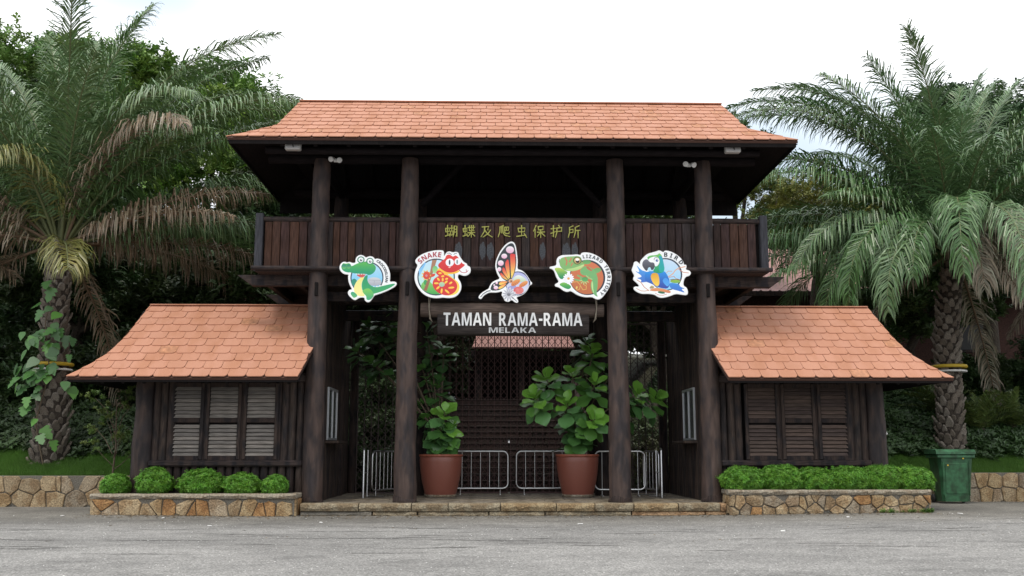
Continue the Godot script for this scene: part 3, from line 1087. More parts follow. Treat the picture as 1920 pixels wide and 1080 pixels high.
func make_booth(s: int):
	var lab := "log ticket booth with pale grey louvred shutters, beside the palm with the vine" if s < 0 else "log ticket booth with dark brown louvred shutters, near the green wheelie bin"
	var b := thing("ticket_booth", lab, "booth", Vector3.ZERO, 0.0, "ticket booths flanking the gatehouse")
	var r := RandomNumberGenerator.new()
	r.seed = 100 + s
	var zf := -0.12
	# corner posts
	put("corner_post", log_mesh(2.75, 0.24, 0.20, 3, 16), M.column, b, Transform3D(Basis(), Vector3(s * 7.86, 0.25, zf - 0.05)))
	put("corner_post", log_mesh(2.75, 0.20, 0.19, 4, 12), M.log[0], b, Transform3D(Basis(), Vector3(s * 7.86, 0.25, -2.9)))
	# round logs upright in the front wall: short below the sill, tall beside the shutters
	var x := 4.52
	var k := 0
	while x < 7.6:
		var rad := r.randf_range(0.080, 0.098)
		put("short_log", log_mesh(0.66, 0.088, 0.086, k % 4, 12), M.log[r.randi() % 3], b, Transform3D(Basis().rotated(Vector3.UP, r.randf() * 6.0).scaled(Vector3(rad / 0.088, 1, rad / 0.088)), Vector3(s * x, 0.36, zf)))
		x += rad * 2.0 + 0.005
		k += 1
	for q in [4.53, 4.71, 4.86, 7.27, 7.43, 7.58]:
		put("tall_log", log_mesh(1.86, 0.088, 0.084, 5 + int(q * 10) % 3, 12), M.log[int(q * 10) % 3], b, Transform3D(Basis().rotated(Vector3.UP, q * 9.0), Vector3(s * q, 1.12, zf)))
	put("sill", box(Vector3(3.24, 0.13, 0.20), 0.03), M.beam, b, Transform3D(Basis(), Vector3(s * 6.06, 1.065, zf + 0.07)))
	put("head_board", box(Vector3(3.3, 0.16, 0.16), 0.02), M.beam, b, Transform3D(Basis(), Vector3(s * 6.06, 2.86, zf + 0.05)))
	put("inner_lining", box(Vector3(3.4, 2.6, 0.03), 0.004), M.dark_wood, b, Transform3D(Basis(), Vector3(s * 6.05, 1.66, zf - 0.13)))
	# three shutters of two louvred panels each
	var cw := 0.79
	for i in 3:
		var cx := s * (4.98 + cw * 0.5 + i * cw)
		var sh := frame("shutter", b, Vector3(cx, 1.95, zf + 0.02))
		for side: int in [-1, 1]:
			put("stile", box(Vector3(0.075, 1.62, 0.07), 0.010), M.log[0], sh, Transform3D(Basis(), Vector3(side * 0.335, 0, 0.02)))
		for yy in [-0.775, 0.02, 0.775]:
			put("cross_rail", box(Vector3(0.59, 0.10, 0.06), 0.010), M.log[1], sh, Transform3D(Basis(), Vector3(0, yy, 0.018)))
		put("mullion", box(Vector3(0.075, 1.66, 0.05), 0.008), M.log[1], sh, Transform3D(Basis(), Vector3(cw * 0.5, 0, 0.0)))
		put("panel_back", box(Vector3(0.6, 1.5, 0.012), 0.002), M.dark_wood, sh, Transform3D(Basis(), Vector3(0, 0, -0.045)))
		for panel in 2:
			var n := 8
			var y0 := -0.735 if panel == 0 else 0.065
			for m in n:
				var pick: Array = M.slat_pale if s < 0 else M.slat_dark
				put("slat", box(Vector3(0.59, 0.088, 0.014), 0.004), pick[r.randi() % 3], sh, Transform3D(Basis().rotated(Vector3.RIGHT, -0.60 + r.randf_range(-0.05, 0.05)), Vector3(0, y0 + 0.045 + m * 0.083, 0.012)))
	# outer and back walls
	for q in 12:
		put("side_log", log_mesh(2.6, 0.105, 0.10, q % 4, 10), M.log[q % 3], b, Transform3D(Basis(), Vector3(s * 7.86, 0.36, -0.42 - q * 0.21)))
	for q in 15:
		put("back_board", box(Vector3(0.235, 2.6, 0.05), 0.008), M.log[q % 3], b, Transform3D(Basis(), Vector3(s * (4.32 + q * 0.243), 1.66, -2.95)))
	# serving window in the passage side
	var wz := -1.55
	var win := frame("serving_window", b, Vector3(s * 4.085, 2.15, wz))
	for yy in [-0.56, 0.56]:
		put("window_frame", box(Vector3(0.05, 0.05, 1.30), 0.006), M.alu, win, Transform3D(Basis(), Vector3(0, yy, 0)))
	for zz in [-0.63, 0.0, 0.63]:
		put("window_frame", box(Vector3(0.046, 1.08, 0.045), 0.006), M.alu, win, Transform3D(Basis(), Vector3(0, 0, zz)))
	put("pane", box(Vector3(0.008, 1.06, 1.22), 0.001), M.pane, win)
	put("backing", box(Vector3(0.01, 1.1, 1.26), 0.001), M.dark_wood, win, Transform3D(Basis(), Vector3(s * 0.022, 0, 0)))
	put("counter", box(Vector3(0.30, 0.06, 1.5), 0.012), M.log[2], win, Transform3D(Basis(), Vector3(-s * 0.12, -0.63, 0)))
	# roof
	var roof := frame("roof", b)
	var ye := 2.79
	var ze := 1.1
	var run := 2.4
	var rise := 1.80
	var sl := sqrt(run * run + rise * rise)
	var up := Vector3(0, rise, -run).normalized()
	var xf := Transform3D(Basis(Vector3.RIGHT, up, Vector3.RIGHT.cross(up)), Vector3(0, ye, ze))
	var o := [4.40, 0, 9.06, 0, 8.74, 0.46, 8.50, 0.95, 8.36, sl * 0.55, 8.26, sl, 4.23, sl, 4.23, 1.42, 4.27, 1.06]
	var outline := PackedVector2Array()
	for q in range(0, o.size(), 2):
		outline.append(Vector2(s * o[q], o[q + 1]))
	if Geometry2D.is_polygon_clockwise(outline):
		outline.reverse()
	shingles(roof, xf, outline, sl / 10.0, 0.375, 300, 0.13 * s)
	put("front_deck", extrude(outline, 0.05, 0.0, true), M.roof_deck, roof, xf * Transform3D(Basis(), Vector3(0, 0, -0.05)))
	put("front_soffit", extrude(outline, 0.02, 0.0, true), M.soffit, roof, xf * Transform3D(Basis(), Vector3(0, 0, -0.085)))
	var upb := Vector3(0, rise, run).normalized()
	var back := Transform3D(Basis(Vector3.LEFT, upb, Vector3.LEFT.cross(upb)), Vector3(0, ye, ze - run * 2.0))
	var ob := PackedVector2Array()
	for p in outline:
		ob.append(Vector2(-p.x, p.y))
	put("back_deck", extrude(ob, 0.06, 0.0, true), M.shingle[1], roof, back * Transform3D(Basis(), Vector3(0, 0, -0.05)))
	put("ridge_cap", box(Vector3(4.1, 0.03, 0.18), 0.012), M.shingle[0], roof, Transform3D(Basis(), Vector3(s * 6.2, ye + rise + 0.03, ze - run)))
	put("eave_board", box(Vector3(4.6, 0.05, 0.03), 0.005), M.dark_wood, roof, Transform3D(Basis(), Vector3(s * 6.72, ye - 0.06, ze - 0.05)))
	# hipped outer end
	var a := Vector3(s * 9.06, ye, ze)
	var a2 := Vector3(s * 9.06, ye, ze - run * 2.0)
	var kk := 0.95 / sl
	var c1 := Vector3(s * 8.50, ye + rise * kk, ze - run * kk)
	var c2 := Vector3(s * 8.50, ye + rise * kk, ze - run * (2.0 - kk))
	var st := flat_st()
	conv(st, [a, a2, c2, c1], Vector3(s * 5.0, 2.0, -1.3))
	conv(st, [c1, c2, Vector3(s * 8.26, ye + rise, ze - run)], Vector3(s * 5.0, 2.0, -1.3))
	put("hip_deck", done(st), M.shingle[1], roof)
	var st2 := flat_st()
	var dn := Vector3(-s * 0.03, -0.05, 0)
	conv(st2, [a + dn, a2 + dn, c2 + dn, c1 + dn], Vector3(s * 5.0, 2.0, -1.3))
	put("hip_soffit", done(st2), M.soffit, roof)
	for q in 10:
		put("rafter", box(Vector3(0.07, sl - 0.1, 0.09), 0.006), M.soffit, roof, xf * Transform3D(Basis(), Vector3(s * (4.6 + q * 0.42), sl * 0.5, -0.135)))


# ---------------------------------------------------------------- garden walls and planters

func make_walls_and_planters():
	# retaining walls behind the planters
	var lw := thing("retaining_wall", "low tan stone retaining wall with grass on top, under the tall palm with the vine", "wall", Vector3(-13.4, 0, -2.2))
	put("core", box(Vector3(10.6, 1.0, 0.3), 0.01), M.mortar, lw, Transform3D(Basis(), Vector3(0.0, 0.26, -0.13)))
	stones(lw, Transform3D(Basis(), Vector3(-5.3, 0.0, 0.02)), 10.6, 0.76, 0.40, 51, 0.0)
	var rw := thing("retaining_wall", "low grey brown stone retaining wall running behind the green wheelie bin", "wall", Vector3(13.0, 0, -3.6))
	put("core", box(Vector3(11.0, 1.0, 0.3), 0.01), M.mortar, rw, Transform3D(Basis(), Vector3(0.0, 0.29, -0.13)))
	stones(rw, Transform3D(Basis(), Vector3(-5.5, 0.03, 0.02)), 11.0, 0.76, 0.40, 52, 0.02)
	for s: int in [-1, 1]:
		var x0 := -8.55 if s < 0 else 4.40
		var x1 := -4.42 if s < 0 else 8.58
		var top := 0.47 if s < 0 else 0.54
		var lab := "stone planter with a pale coping and orange brown stones, holding five separate clipped bushes" if s < 0 else "stone planter of cream coloured stones overgrown by one unbroken row of clipped bushes"
		var p := thing("stone_planter", lab, "planter", Vector3((x0 + x1) * 0.5, 0, 0.3), 0.0, "planters in front of the ticket booths")
		var w := x1 - x0
		var y0 := -0.02 if s < 0 else 0.02
		put("core", box(Vector3(w - 0.06, top - 0.08, 0.80), 0.01), M.mortar, p, Transform3D(Basis(), Vector3(0, (top - 0.08) * 0.5, 0.03)))
		put("earth", box(Vector3(w - 0.3, 0.04, 0.56), 0.01), M.soil, p, Transform3D(Basis(), Vector3(0, top - 0.025, 0.0)))
		stones(p, Transform3D(Basis(), Vector3(-w * 0.5, y0, 0.43)), w, top - 0.10 - y0, 0.34, 60 + s, 0.42 if s < 0 else 0.06)
		stones(p, Transform3D(Basis(Vector3(0, 0, 1), Vector3.UP, Vector3(-1, 0, 0)), Vector3(-w * 0.5 + 0.03, y0, -0.37)), 0.80, top - 0.10 - y0, 0.34, 64 + s, 0.3)
		stones(p, Transform3D(Basis(Vector3(0, 0, -1), Vector3.UP, Vector3(1, 0, 0)), Vector3(w * 0.5 - 0.03, y0, 0.43)), 0.80, top - 0.10 - y0, 0.34, 68 + s, 0.3)
		# rough coping slabs along the top
		var x := -w * 0.5 - 0.01
		while x < w * 0.5:
			var sw := minf(rng.randf_range(0.8, 1.4), w * 0.5 + 0.01 - x)
			var st := flat_st()
			kerb_block(st, sw - 0.006, 0.10, 0.24, rng)
			put("coping_stone", done(st), M.coping, p, Transform3D(Basis(), Vector3(x + sw * 0.5, top - 0.05, 0.37)))
			x += sw
		for e: int in [-1, 1]:
			put("coping_stone", box(Vector3(0.18, 0.10, 0.62), 0.02), M.coping, p, Transform3D(Basis(), Vector3(e * (w * 0.5 - 0.08), top - 0.052, -0.06)))


func make_pavilion():
	var p := thing("pavilion", "open dark timber pavilion with a pinkish roof beyond the staircase", "pavilion", Vector3(1.4, 2.62, -16.0))
	for x in [-2.3, -0.7, 1.0]:
		put("post", box(Vector3(0.22, 2.4, 0.22), 0.015), M.log[1], p, Transform3D(Basis(), Vector3(x, 1.2, 0)))
	put("back_wall", box(Vector3(4.2, 2.5, 0.15), 0.01), M.dark_wood, p, Transform3D(Basis(), Vector3(-0.65, 1.25, -3.2)))
	put("eave_beam", box(Vector3(3.9, 0.26, 0.2), 0.02), M.beam, p, Transform3D(Basis(), Vector3(-0.65, 2.28, 0)))
	var xf := Transform3D(Basis().rotated(Vector3.RIGHT, deg_to_rad(-62)), Vector3(-0.65, 2.42, 0.6))
	put("roof", extrude(P2([-1.9, 0, 1.9, 0, 1.5, 3.6, -1.5, 3.6]), 0.08, 0.01, true), M.pink_metal, p, xf)


func make_house():
	var h := thing("house", "brown walled house with a pink corrugated roof behind the palm on the bank", "house", Vector3(13.5, 0, -14.5))
	put("wall", box(Vector3(13.0, 6.6, 5.0), 0.02), M.house_wall, h, Transform3D(Basis(), Vector3(0.0, 3.9, -2.5)))
	for k in 3:
		var w := frame("window", h, Vector3(-3.6 + k * 3.6, 5.4, 0.0))
		put("frame", box(Vector3(1.3, 1.1, 0.08), 0.01), M.log[1], w)
		put("pane", box(Vector3(1.1, 0.9, 0.02), 0.004), M.black, w, Transform3D(Basis(), Vector3(0, 0, 0.045)))
	var st := smooth_st()
	var n := 170
	var L := 4.2
	var prev := Vector2.ZERO
	for i in n + 1:
		var x := -7.2 + 14.4 * i / n
		var q := Vector2(x, 0.045 * cos(i * PI / 2.0))
		if i > 0:
			quad(st, Vector3(prev.x, 0, prev.y), Vector3(q.x, 0, q.y), Vector3(q.x, L, q.y), Vector3(prev.x, L, prev.y))
		prev = q
	put("roof", done(st), M.pink_metal, h, Transform3D(Basis().rotated(Vector3.RIGHT, deg_to_rad(-58)), Vector3(-0.2, 6.95, 0.9)))
	put("fascia", box(Vector3(14.4, 0.18, 0.06), 0.01), M.log[1], h, Transform3D(Basis(), Vector3(-0.2, 6.86, 0.92)))


# ---------------------------------------------------------------- palms

func frond_mesh(L: float, e: float, droop: float, leaflet: float, sag: float, sd: int, tone: Color, spread := 1.0, ragged := 0.0) -> Array:
	var r := RandomNumberGenerator.new()
	r.seed = sd
	var n := 22
	var spine := PackedVector3Array()
	var tang := PackedVector3Array()
	var p := Vector3.ZERO
	var bend := r.randf_range(-0.25, 0.25)
	for i in n + 1:
		var t := float(i) / n
		var a := e - droop * pow(t, 1.35)
		var sw := bend * t * t
		var d := Vector3(cos(a) * cos(sw), sin(a), cos(a) * sin(sw))
		spine.append(p)
		tang.append(d)
		p += d * (L / n)
	var vs := PackedVector3Array()
	var cs := PackedColorArray()
	var pairs := int(L * 25.0)
	var side0 := Vector3(0, 0, 1)
	for k in pairs:
		var t := 0.13 + 0.87 * (k + r.randf() * 0.6) / pairs
		var f := minf(t * n, n - 0.001)
		var i := int(f)
		var b := spine[i].lerp(spine[i + 1], f - i)
		var tg := tang[i].lerp(tang[i + 1], f - i).normalized()
		var sd3 := (side0 - tg * side0.dot(tg)).normalized()
		var upv := sd3.cross(tg) * -1.0
		if upv.y < 0:
			upv = -upv
		for s: int in [-1, 1]:
			if r.randf() < ragged:
				continue
			var prof := (0.45 + 0.55 * sin(PI * clampf(t * 0.86 + 0.10, 0.0, 1.0))) * (1.0 - 0.35 * smoothstep(0.85, 1.0, t))
			var ln := leaflet * prof * r.randf_range(0.72, 1.12)
			var fwd := lerpf(0.35, 1.25, t) + (0.55 if e > 1.3 else 0.0) + r.randf_range(-0.28, 0.28)
			var lift := (0.45 if k % 2 else -0.05) + r.randf_range(-0.15, 0.25)
			var d := (sd3 * s * spread + tg * fwd + upv * lift).normalized()
			var g := sag * r.randf_range(0.5, 1.9)
			var wd := 0.0155 * r.randf_range(0.7, 1.35)
			var wv := (tg - d * tg.dot(d)).normalized() * wd
			wv = (wv + upv * wd * r.randf_range(-0.5, 0.5))
			var p1 := b + d * ln * 0.36
			var d1 := (d + Vector3(0, -g, 0)).normalized()
			var p2 := p1 + d1 * ln * 0.36
			var d2 := (d1 + Vector3(0, -g * 1.5, 0)).normalized()
			var p3 := p2 + d2 * ln * 0.28
			vs.append_array([b - wv * 0.5, b + wv * 0.5, p1 + wv, b - wv * 0.5, p1 + wv, p1 - wv, p1 - wv, p1 + wv, p2 + wv * 0.8, p1 - wv, p2 + wv * 0.8, p2 - wv * 0.8, p2 - wv * 0.8, p2 + wv * 0.8, p3])
			var v := r.randf_range(0.75, 1.3)
			var c := Color(tone.r * v * r.randf_range(0.9, 1.15), tone.g * v, tone.b * v)
			for q in 15:
				cs.append(c)
	var arr := []
	arr.resize(Mesh.ARRAY_MAX)
	arr[Mesh.ARRAY_VERTEX] = vs
	arr[Mesh.ARRAY_COLOR] = cs
	var m := ArrayMesh.new()
	m.add_surface_from_arrays(Mesh.PRIMITIVE_TRIANGLES, arr)
	var rad := []
	var sp := []
	for i in range(0, n + 1, 2):
		sp.append(spine[i])
		rad.append(lerpf(0.052, 0.006, pow(float(i) / n, 0.7)))
	return [m, tube(sp, rad, 5)]


func add_frond(palm: Node3D, crown: Vector3, az: float, e: float, droop: float, L: float, tone: Color, dead: bool, sd: int, leaflet := 0.95, sag := 0.35):
	var two := frond_mesh(L, e, droop, leaflet, sag, sd, tone, 0.8 if dead else 1.0, 0.18 if dead else 0.03)
	var b := Basis().rotated(Vector3.UP, az)
	var off := b * Vector3(0.16, 0, 0)
	var f := put("frond", two[0], M.frond, palm, Transform3D(b, crown + off))
	put("stem", two[1], M.dead_stem if dead else M.frond_stem, f)


func palm(label: String, base: Vector3, crown: Vector3, r0: float, r1: float, n: int, L: float, sd: int, special: Array, tones: Array, with_trunk := true) -> Node3D:
	var r := RandomNumberGenerator.new()
	r.seed = sd
	var t := thing("oil_palm", label, "palm tree", base, 0.0, "oil palms beside the gatehouse")
	var c := crown - base
	if with_trunk:
		var pts := []
		var rad := []
		for i in 13:
			var k := i / 12.0
			pts.append(Vector3(c.x * k * k, c.y * k - 0.25 * (1 - k), c.z * k) + Vector3(0.05 * sin(k * 7.0), 0, 0))
			rad.append(lerpf(r0, r1, k) * (1.0 + 0.22 * pow(1.0 - k, 6)))
		var tr := put("trunk", tube(pts, rad, 14, 0.15, sd), M.bark[1], t)
		# the stubs of cut fronds wrap the trunk in a spiral
		var scale_poly := [P2([-0.15, 0, 0.15, 0, 0.17, 0.17, 0.10, 0.36, 0.03, 0.43, -0.06, 0.40, -0.12, 0.33, -0.17, 0.16]), P2([-0.14, 0, 0.14, 0, 0.16, 0.15, 0.12, 0.30, 0.0, 0.35, -0.11, 0.31, -0.16, 0.14]), P2([-0.16, 0, 0.15, 0, 0.18, 0.19, 0.07, 0.45, -0.02, 0.50, -0.08, 0.42, -0.16, 0.18])]
		var ms := []
		for q in scale_poly:
			ms.append(extrude(q, 0.10, 0.03))
		var num := int(c.y * 50.0)
		for i in num:
			var k := (i + 0.5) / num
			var a := i * 2.39996
			var kk := k * 12.0
			var i0 := mini(int(kk), 11)
			var ctr: Vector3 = (pts[i0] as Vector3).lerp(pts[i0 + 1], kk - i0)
			var rr := lerpf(rad[i0], rad[i0 + 1], kk - i0)
			var b := Basis().rotated(Vector3.RIGHT, deg_to_rad(r.randf_range(14, 34) + 4 * k)).rotated(Vector3.UP, a + r.randf_range(-0.15, 0.15))
			var s := (0.35 + rr * 0.62) * r.randf_range(0.75, 1.15)
			put("leaf_base", ms[r.randi() % 3], M.boot[r.randi() % 3], tr, Transform3D(b.scaled(Vector3(s, s * r.randf_range(0.9, 1.2), s)), ctr + Vector3(sin(a), 0, cos(a)) * (rr - 0.06)))
	for i in n:
		var k := float(i) / maxf(1.0, n - 1)
		var az := i * 2.39996 + r.randf_range(-0.2, 0.2)
		var e := deg_to_rad(lerpf(87.0, 16.0, pow(k, 0.9)) + r.randf_range(-7, 7))
		var dr := deg_to_rad(lerpf(26.0, 82.0, k) + r.randf_range(-8, 16))
		var ln := L * lerpf(0.80, 1.0, smoothstep(0.0, 0.3, k)) * r.randf_range(0.9, 1.05)
		var dead := k > 0.90
		if sd == 1 and sin(az) < -0.3 and e < deg_to_rad(52):
			continue
		if sin(az) < -0.25:
			ln *= 0.66
		if dead:
			e = deg_to_rad(r.randf_range(-38, 0))
			dr = deg_to_rad(50)
			ln *= 0.8
		var tone: Color = tones[2] if dead else (tones[0] as Color).lerp(tones[1], r.randf())
		add_frond(t, c, az, e, dr, ln, tone, dead, sd * 100 + i, 1.12 if not dead else 0.8, 0.50 if not dead else 1.1)
	for q in special:   # azimuth, elevation, droop in degrees, length, tone, sag
		add_frond(t, c, deg_to_rad(q[0]), deg_to_rad(q[1]), deg_to_rad(q[2]), q[3], tones[q[4]], q[4] == 2, sd * 100 + 90 + int(q[0]), 1.12, q[5] + 0.15)
	return t


func trunk_band(t: Node3D, at: Vector3, rad: float):
	for k in 2:
		var pts := []
		for i in 20:
			var a := TAU * i / 20.0
			pts.append(at + Vector3(cos(a) * rad, -0.13 * k, sin(a) * rad))
		var rr := []
		for i in 20:
			rr.append(0.048 if k == 0 else 0.028)
		put("yellow_band" if k == 0 else "white_band", tube(pts, rr, 8, 0.0, 0.0, true), M.yellow if k == 0 else M.paper, t)


func make_palms():
	var green := [Color(0.078, 0.148, 0.046), Color(0.118, 0.190, 0.078), Color(0.20, 0.155, 0.10), Color(0.16, 0.16, 0.045)]
	var a := palm("tall oil palm with a vine on its scaly trunk and many dead brown fronds", Vector3(-11.2, 1.0, -3.3), Vector3(-11.3, 6.45, -3.4), 0.35, 0.27, 34, 8.2, 1, [
		[8, 66, 88, 8.0, 1, 0.55], [20, 74, 92, 8.2, 1, 0.5], [-12, 58, 84, 8.0, 1, 0.5], [-2, 78, 80, 8.2, 1, 0.5], [150, 78, 60, 8.0, 1, 0.4], [100, 82, 50, 8.2, 1, 0.4], [-6, 50, 74, 7.4, 0, 0.6], [15, 36, 44, 6.6, 1, 0.8], [-8, 27, 34, 5.3, 2, 1.1], [5, 14, 22, 6.4, 1, 0.9], [-20, 18, 34, 4.9, 2, 1.3], [18, 8, 20, 5.2, 2, 1.5], [30, 24, 40, 6.6, 1, 0.8], [165, 72, 84, 8.0, 1, 0.5], [185, 62, 90, 7.6, 0, 0.5], [40, 80, 70, 8.4, 1, 0.4], [70, 86, 40, 8.4, 0, 0.4], [-70, 80, 60, 7.6, 1, 0.5], [-40, 70, 96, 6.4, 1, 0.6],
		[-35, 62, 95, 6.0, 2, 0.9], [-62, -4, 50, 2.6, 3, 0.9], [-95, 62, 110, 4.4, 3, 0.8], [190, 45, 95, 5.6, 2, 0.9], [200, 30, 70, 5.5, 2, 0.9], [-150, 10, 70, 3.6, 2, 1.2], [60, 12, 40, 6.6, 2, 1.2], [70, 75, 60, 6.6, 0, 0.4], [150, 70, 60, 6.4, 1, 0.4]], green)
	trunk_band(a, Vector3(-0.02, 2.42, 0.0), 0.43)
	var fresh := [Color(0.072, 0.148, 0.048), Color(0.112, 0.188, 0.082), Color(0.30, 0.27, 0.20), Color(0.16, 0.18, 0.06)]
	var b := palm("oil palm with its crown hanging over the booth roof, growing behind the green wheelie bin", Vector3(11.65, 0.95, -5.0), Vector3(12.15, 6.6, -5.0), 0.32, 0.27, 40, 6.8, 2, [
		[172, 76, 100, 8.3, 0, 0.4], [186, 70, 98, 8.0, 1, 0.4], [164, 83, 92, 8.0, 1, 0.4], [155, 74, 84, 7.6, 0, 0.5], [178, 56, 84, 6.8, 0, 0.45], [194, 42, 66, 6.6, 0, 0.7], [168, 26, 50, 6.4, 0, 1.1], [182, 15, 34, 6.2, 0, 1.4], [176, 7, 26, 6.2, 1, 1.6], [190, 3, 30, 5.6, 0, 1.6], [163, 18, 40, 6.6, 1, 1.3], [200, 2, 60, 4.6, 0, 1.2], [205, 30, 95, 6.0, 1, 0.9], [215, 30, 128, 6.0, 0, 1.0], [226, 22, 120, 5.6, 1, 1.0], [205, 20, 112, 5.8, 0, 1.1],
		[-48, 34, 125, 4.8, 2, 0.9], [-30, 26, 122, 4.8, 2, 1.0], [-62, 30, 128, 4.4, 1, 0.9], [255, 20, 120, 3.6, 2, 1.0], [230, 30, 118, 4.8, 0, 0.9], [150, 78, 56, 7.2, 0, 0.4], [60, 70, 60, 6.8, 1, 0.4], [25, 72, 74, 7.2, 0, 0.4], [40, 78, 52, 7.4, 1, 0.4], [200, 74, 70, 6.6, 1, 0.5], [300, 70, 95, 5.6, 1, 0.5], [265, 34, 142, 6.0, 1, 0.9], [285, 30, 140, 5.8, 2, 1.0], [310, 34, 138, 6.2, 1, 0.9], [248, 40, 142, 6.0, 0, 0.9], [275, 22, 130, 5.2, 2, 1.1], [330, 40, 118, 5.6, 0, 0.8], [10, 45, 70, 6.0, 0, 0.4], [-15, 10, 40, 5.4, 1, 0.5], [235, 80, 46, 6.4, 1, 0.4], [280, -5, 60, 3.4, 2, 0.9]], fresh)
	trunk_band(b, Vector3(0.14, 2.6, 0.0), 0.42)
	palm("oil palm mostly out of view, fronds reaching in above the cycads", Vector3(17.6, 1.8, -6.5), Vector3(17.8, 6.6, -6.5), 0.48, 0.40, 30, 5.4, 3, [[178, 36, 70, 6.2, 1, 0.6], [190, 18, 60, 5.8, 0, 0.8], [165, 56, 80, 6.4, 0, 0.5], [200, 50, 90, 6.2, 1, 0.6], [172, 70, 80, 6.6, 0, 0.5]], fresh)
	palm("oil palm mostly out of view beyond the tall palm with the vine", Vector3(-16.8, 1.4, -5.0), Vector3(-16.8, 6.9, -5.0), 0.50, 0.40, 30, 5.6, 4, [[0, 45, 80, 5.4, 1, 0.5], [10, 20, 60, 5.0, 2, 0.9], [-20, 0, 40, 4.6, 2, 1.0]], green)


# ---------------------------------------------------------------- broad leaved trees and shrubs

func sprig(leaf_l: float, leaf_w: float, n: int, sd: int, open := 0.9) -> ArrayMesh:
	var r := RandomNumberGenerator.new()
	r.seed = sd
	var vs := PackedVector3Array()
	for k in n:
		var az := k * 2.39996
		var h := 0.5 * k / n * leaf_l * 2.2
		var d := Vector3(cos(az) * open, r.randf_range(0.0, 0.9), sin(az) * open).normalized()
		var side := d.cross(Vector3.UP).normalized()
		side = side.rotated(d, r.randf_range(-0.7, 0.7))
		var up := side.cross(d)
		var l := leaf_l * r.randf_range(0.75, 1.15)
		var b := Vector3(0, h, 0)
		var m := b + d * l * 0.5 - up * leaf_w * 0.12
		var tip := b + d * l - Vector3(0, l * 0.16, 0)
		var e1 := b + d * l * 0.48 + side * leaf_w * 0.5 + up * leaf_w * 0.12
		var e2 := b + d * l * 0.48 - side * leaf_w * 0.5 + up * leaf_w * 0.12
		vs.append_array([b, e1, m, m, e1, tip, b, m, e2, m, tip, e2])
	var arr := []
	arr.resize(Mesh.ARRAY_MAX)
	arr[Mesh.ARRAY_VERTEX] = vs
	var me := ArrayMesh.new()
	me.add_surface_from_arrays(Mesh.PRIMITIVE_TRIANGLES, arr)
	return me


func foliage(parent: Node3D, called: String, blobs: Array, clumps: int, per: int, size: float, mesh: ArrayMesh, tone: Color, vary: float, sd: int, kind := "stuff"):
	var r := RandomNumberGenerator.new()
	r.seed = sd
	var places := []
	var tints := PackedColorArray()
	for bl in blobs:
		var ctr: Vector3 = bl[0]
		var rad: Vector3 = bl[1]
		var nc := int(clumps * clampf(rad.x / 2.2, 0.35, 1.6))
		for c in nc:
			var d := Vector3(r.randfn(), r.randfn() * 0.9 + 0.12, r.randfn()).normalized()
			var cc := ctr + d * rad * r.randf_range(0.45, 1.0)
			var cr := rad.x * r.randf_range(0.16, 0.34)
			var cv := 1.0 + r.randf_range(-vary, vary)
			var yel := r.randf_range(0.85, 1.25)
			for k in per:
				var o := Vector3(r.randfn(), r.randfn() * 0.6, r.randfn()) * cr * 0.6
				var bas := Basis().rotated(Vector3.UP, r.randf() * TAU).rotated(Vector3(r.randf_range(-1, 1), 0, r.randf_range(-1, 1)).normalized(), r.randf_range(0.0, 1.0))
				places.append(Transform3D(bas.scaled(Vector3.ONE * size * r.randf_range(0.7, 1.3)), cc + o))
				var v := cv * r.randf_range(0.8, 1.2)
				tints.append(Color(tone.r * v * yel, tone.g * v, tone.b * v))
	scatter(called, mesh, M.leaf, parent, places, tints, kind)


func tree(label: String, base: Vector3, blobs: Array, clumps: int, per: int, size: float, leaf: int, tone: Color, sd: int, girth := 0.22, group := "trees behind the gatehouse"):
	var t := thing("broadleaf_tree", label, "tree", base, 0.0, group)
	var rel := []
	var mid := Vector3.ZERO
	for b in blobs:
		rel.append([b[0] - base, Vector3(b[1], b[1] * 0.82, b[1])])
		mid += (b[0] - base) / blobs.size()
	var fork := Vector3(mid.x * 0.5, mid.y * 0.55, mid.z * 0.5)
	var trunk := put("trunk", tube([Vector3(0, -0.5, 0), Vector3(mid.x * 0.1 + 0.1, fork.y * 0.35, 0), Vector3(fork.x * 0.5 - 0.12, fork.y * 0.7, fork.z * 0.5), fork], [girth * 1.3, girth, girth * 0.9, girth * 0.8], 10, 0.2, sd), M.bark[0], t)
	for b in rel:
		var e: Vector3 = b[0]
		put("limb", tube([fork - Vector3(0, 0.15, 0), fork.lerp(e, 0.5) + Vector3(0, 0.25, 0), e, e + Vector3(0.1, b[1].y * 0.5, 0)], [girth * 0.62, girth * 0.42, girth * 0.22, girth * 0.08], 7, 0.2, sd), M.bark[0], trunk)
	foliage(t, "crown", rel, clumps, per, size, cache["sprig%d" % leaf], tone, 0.30, sd)


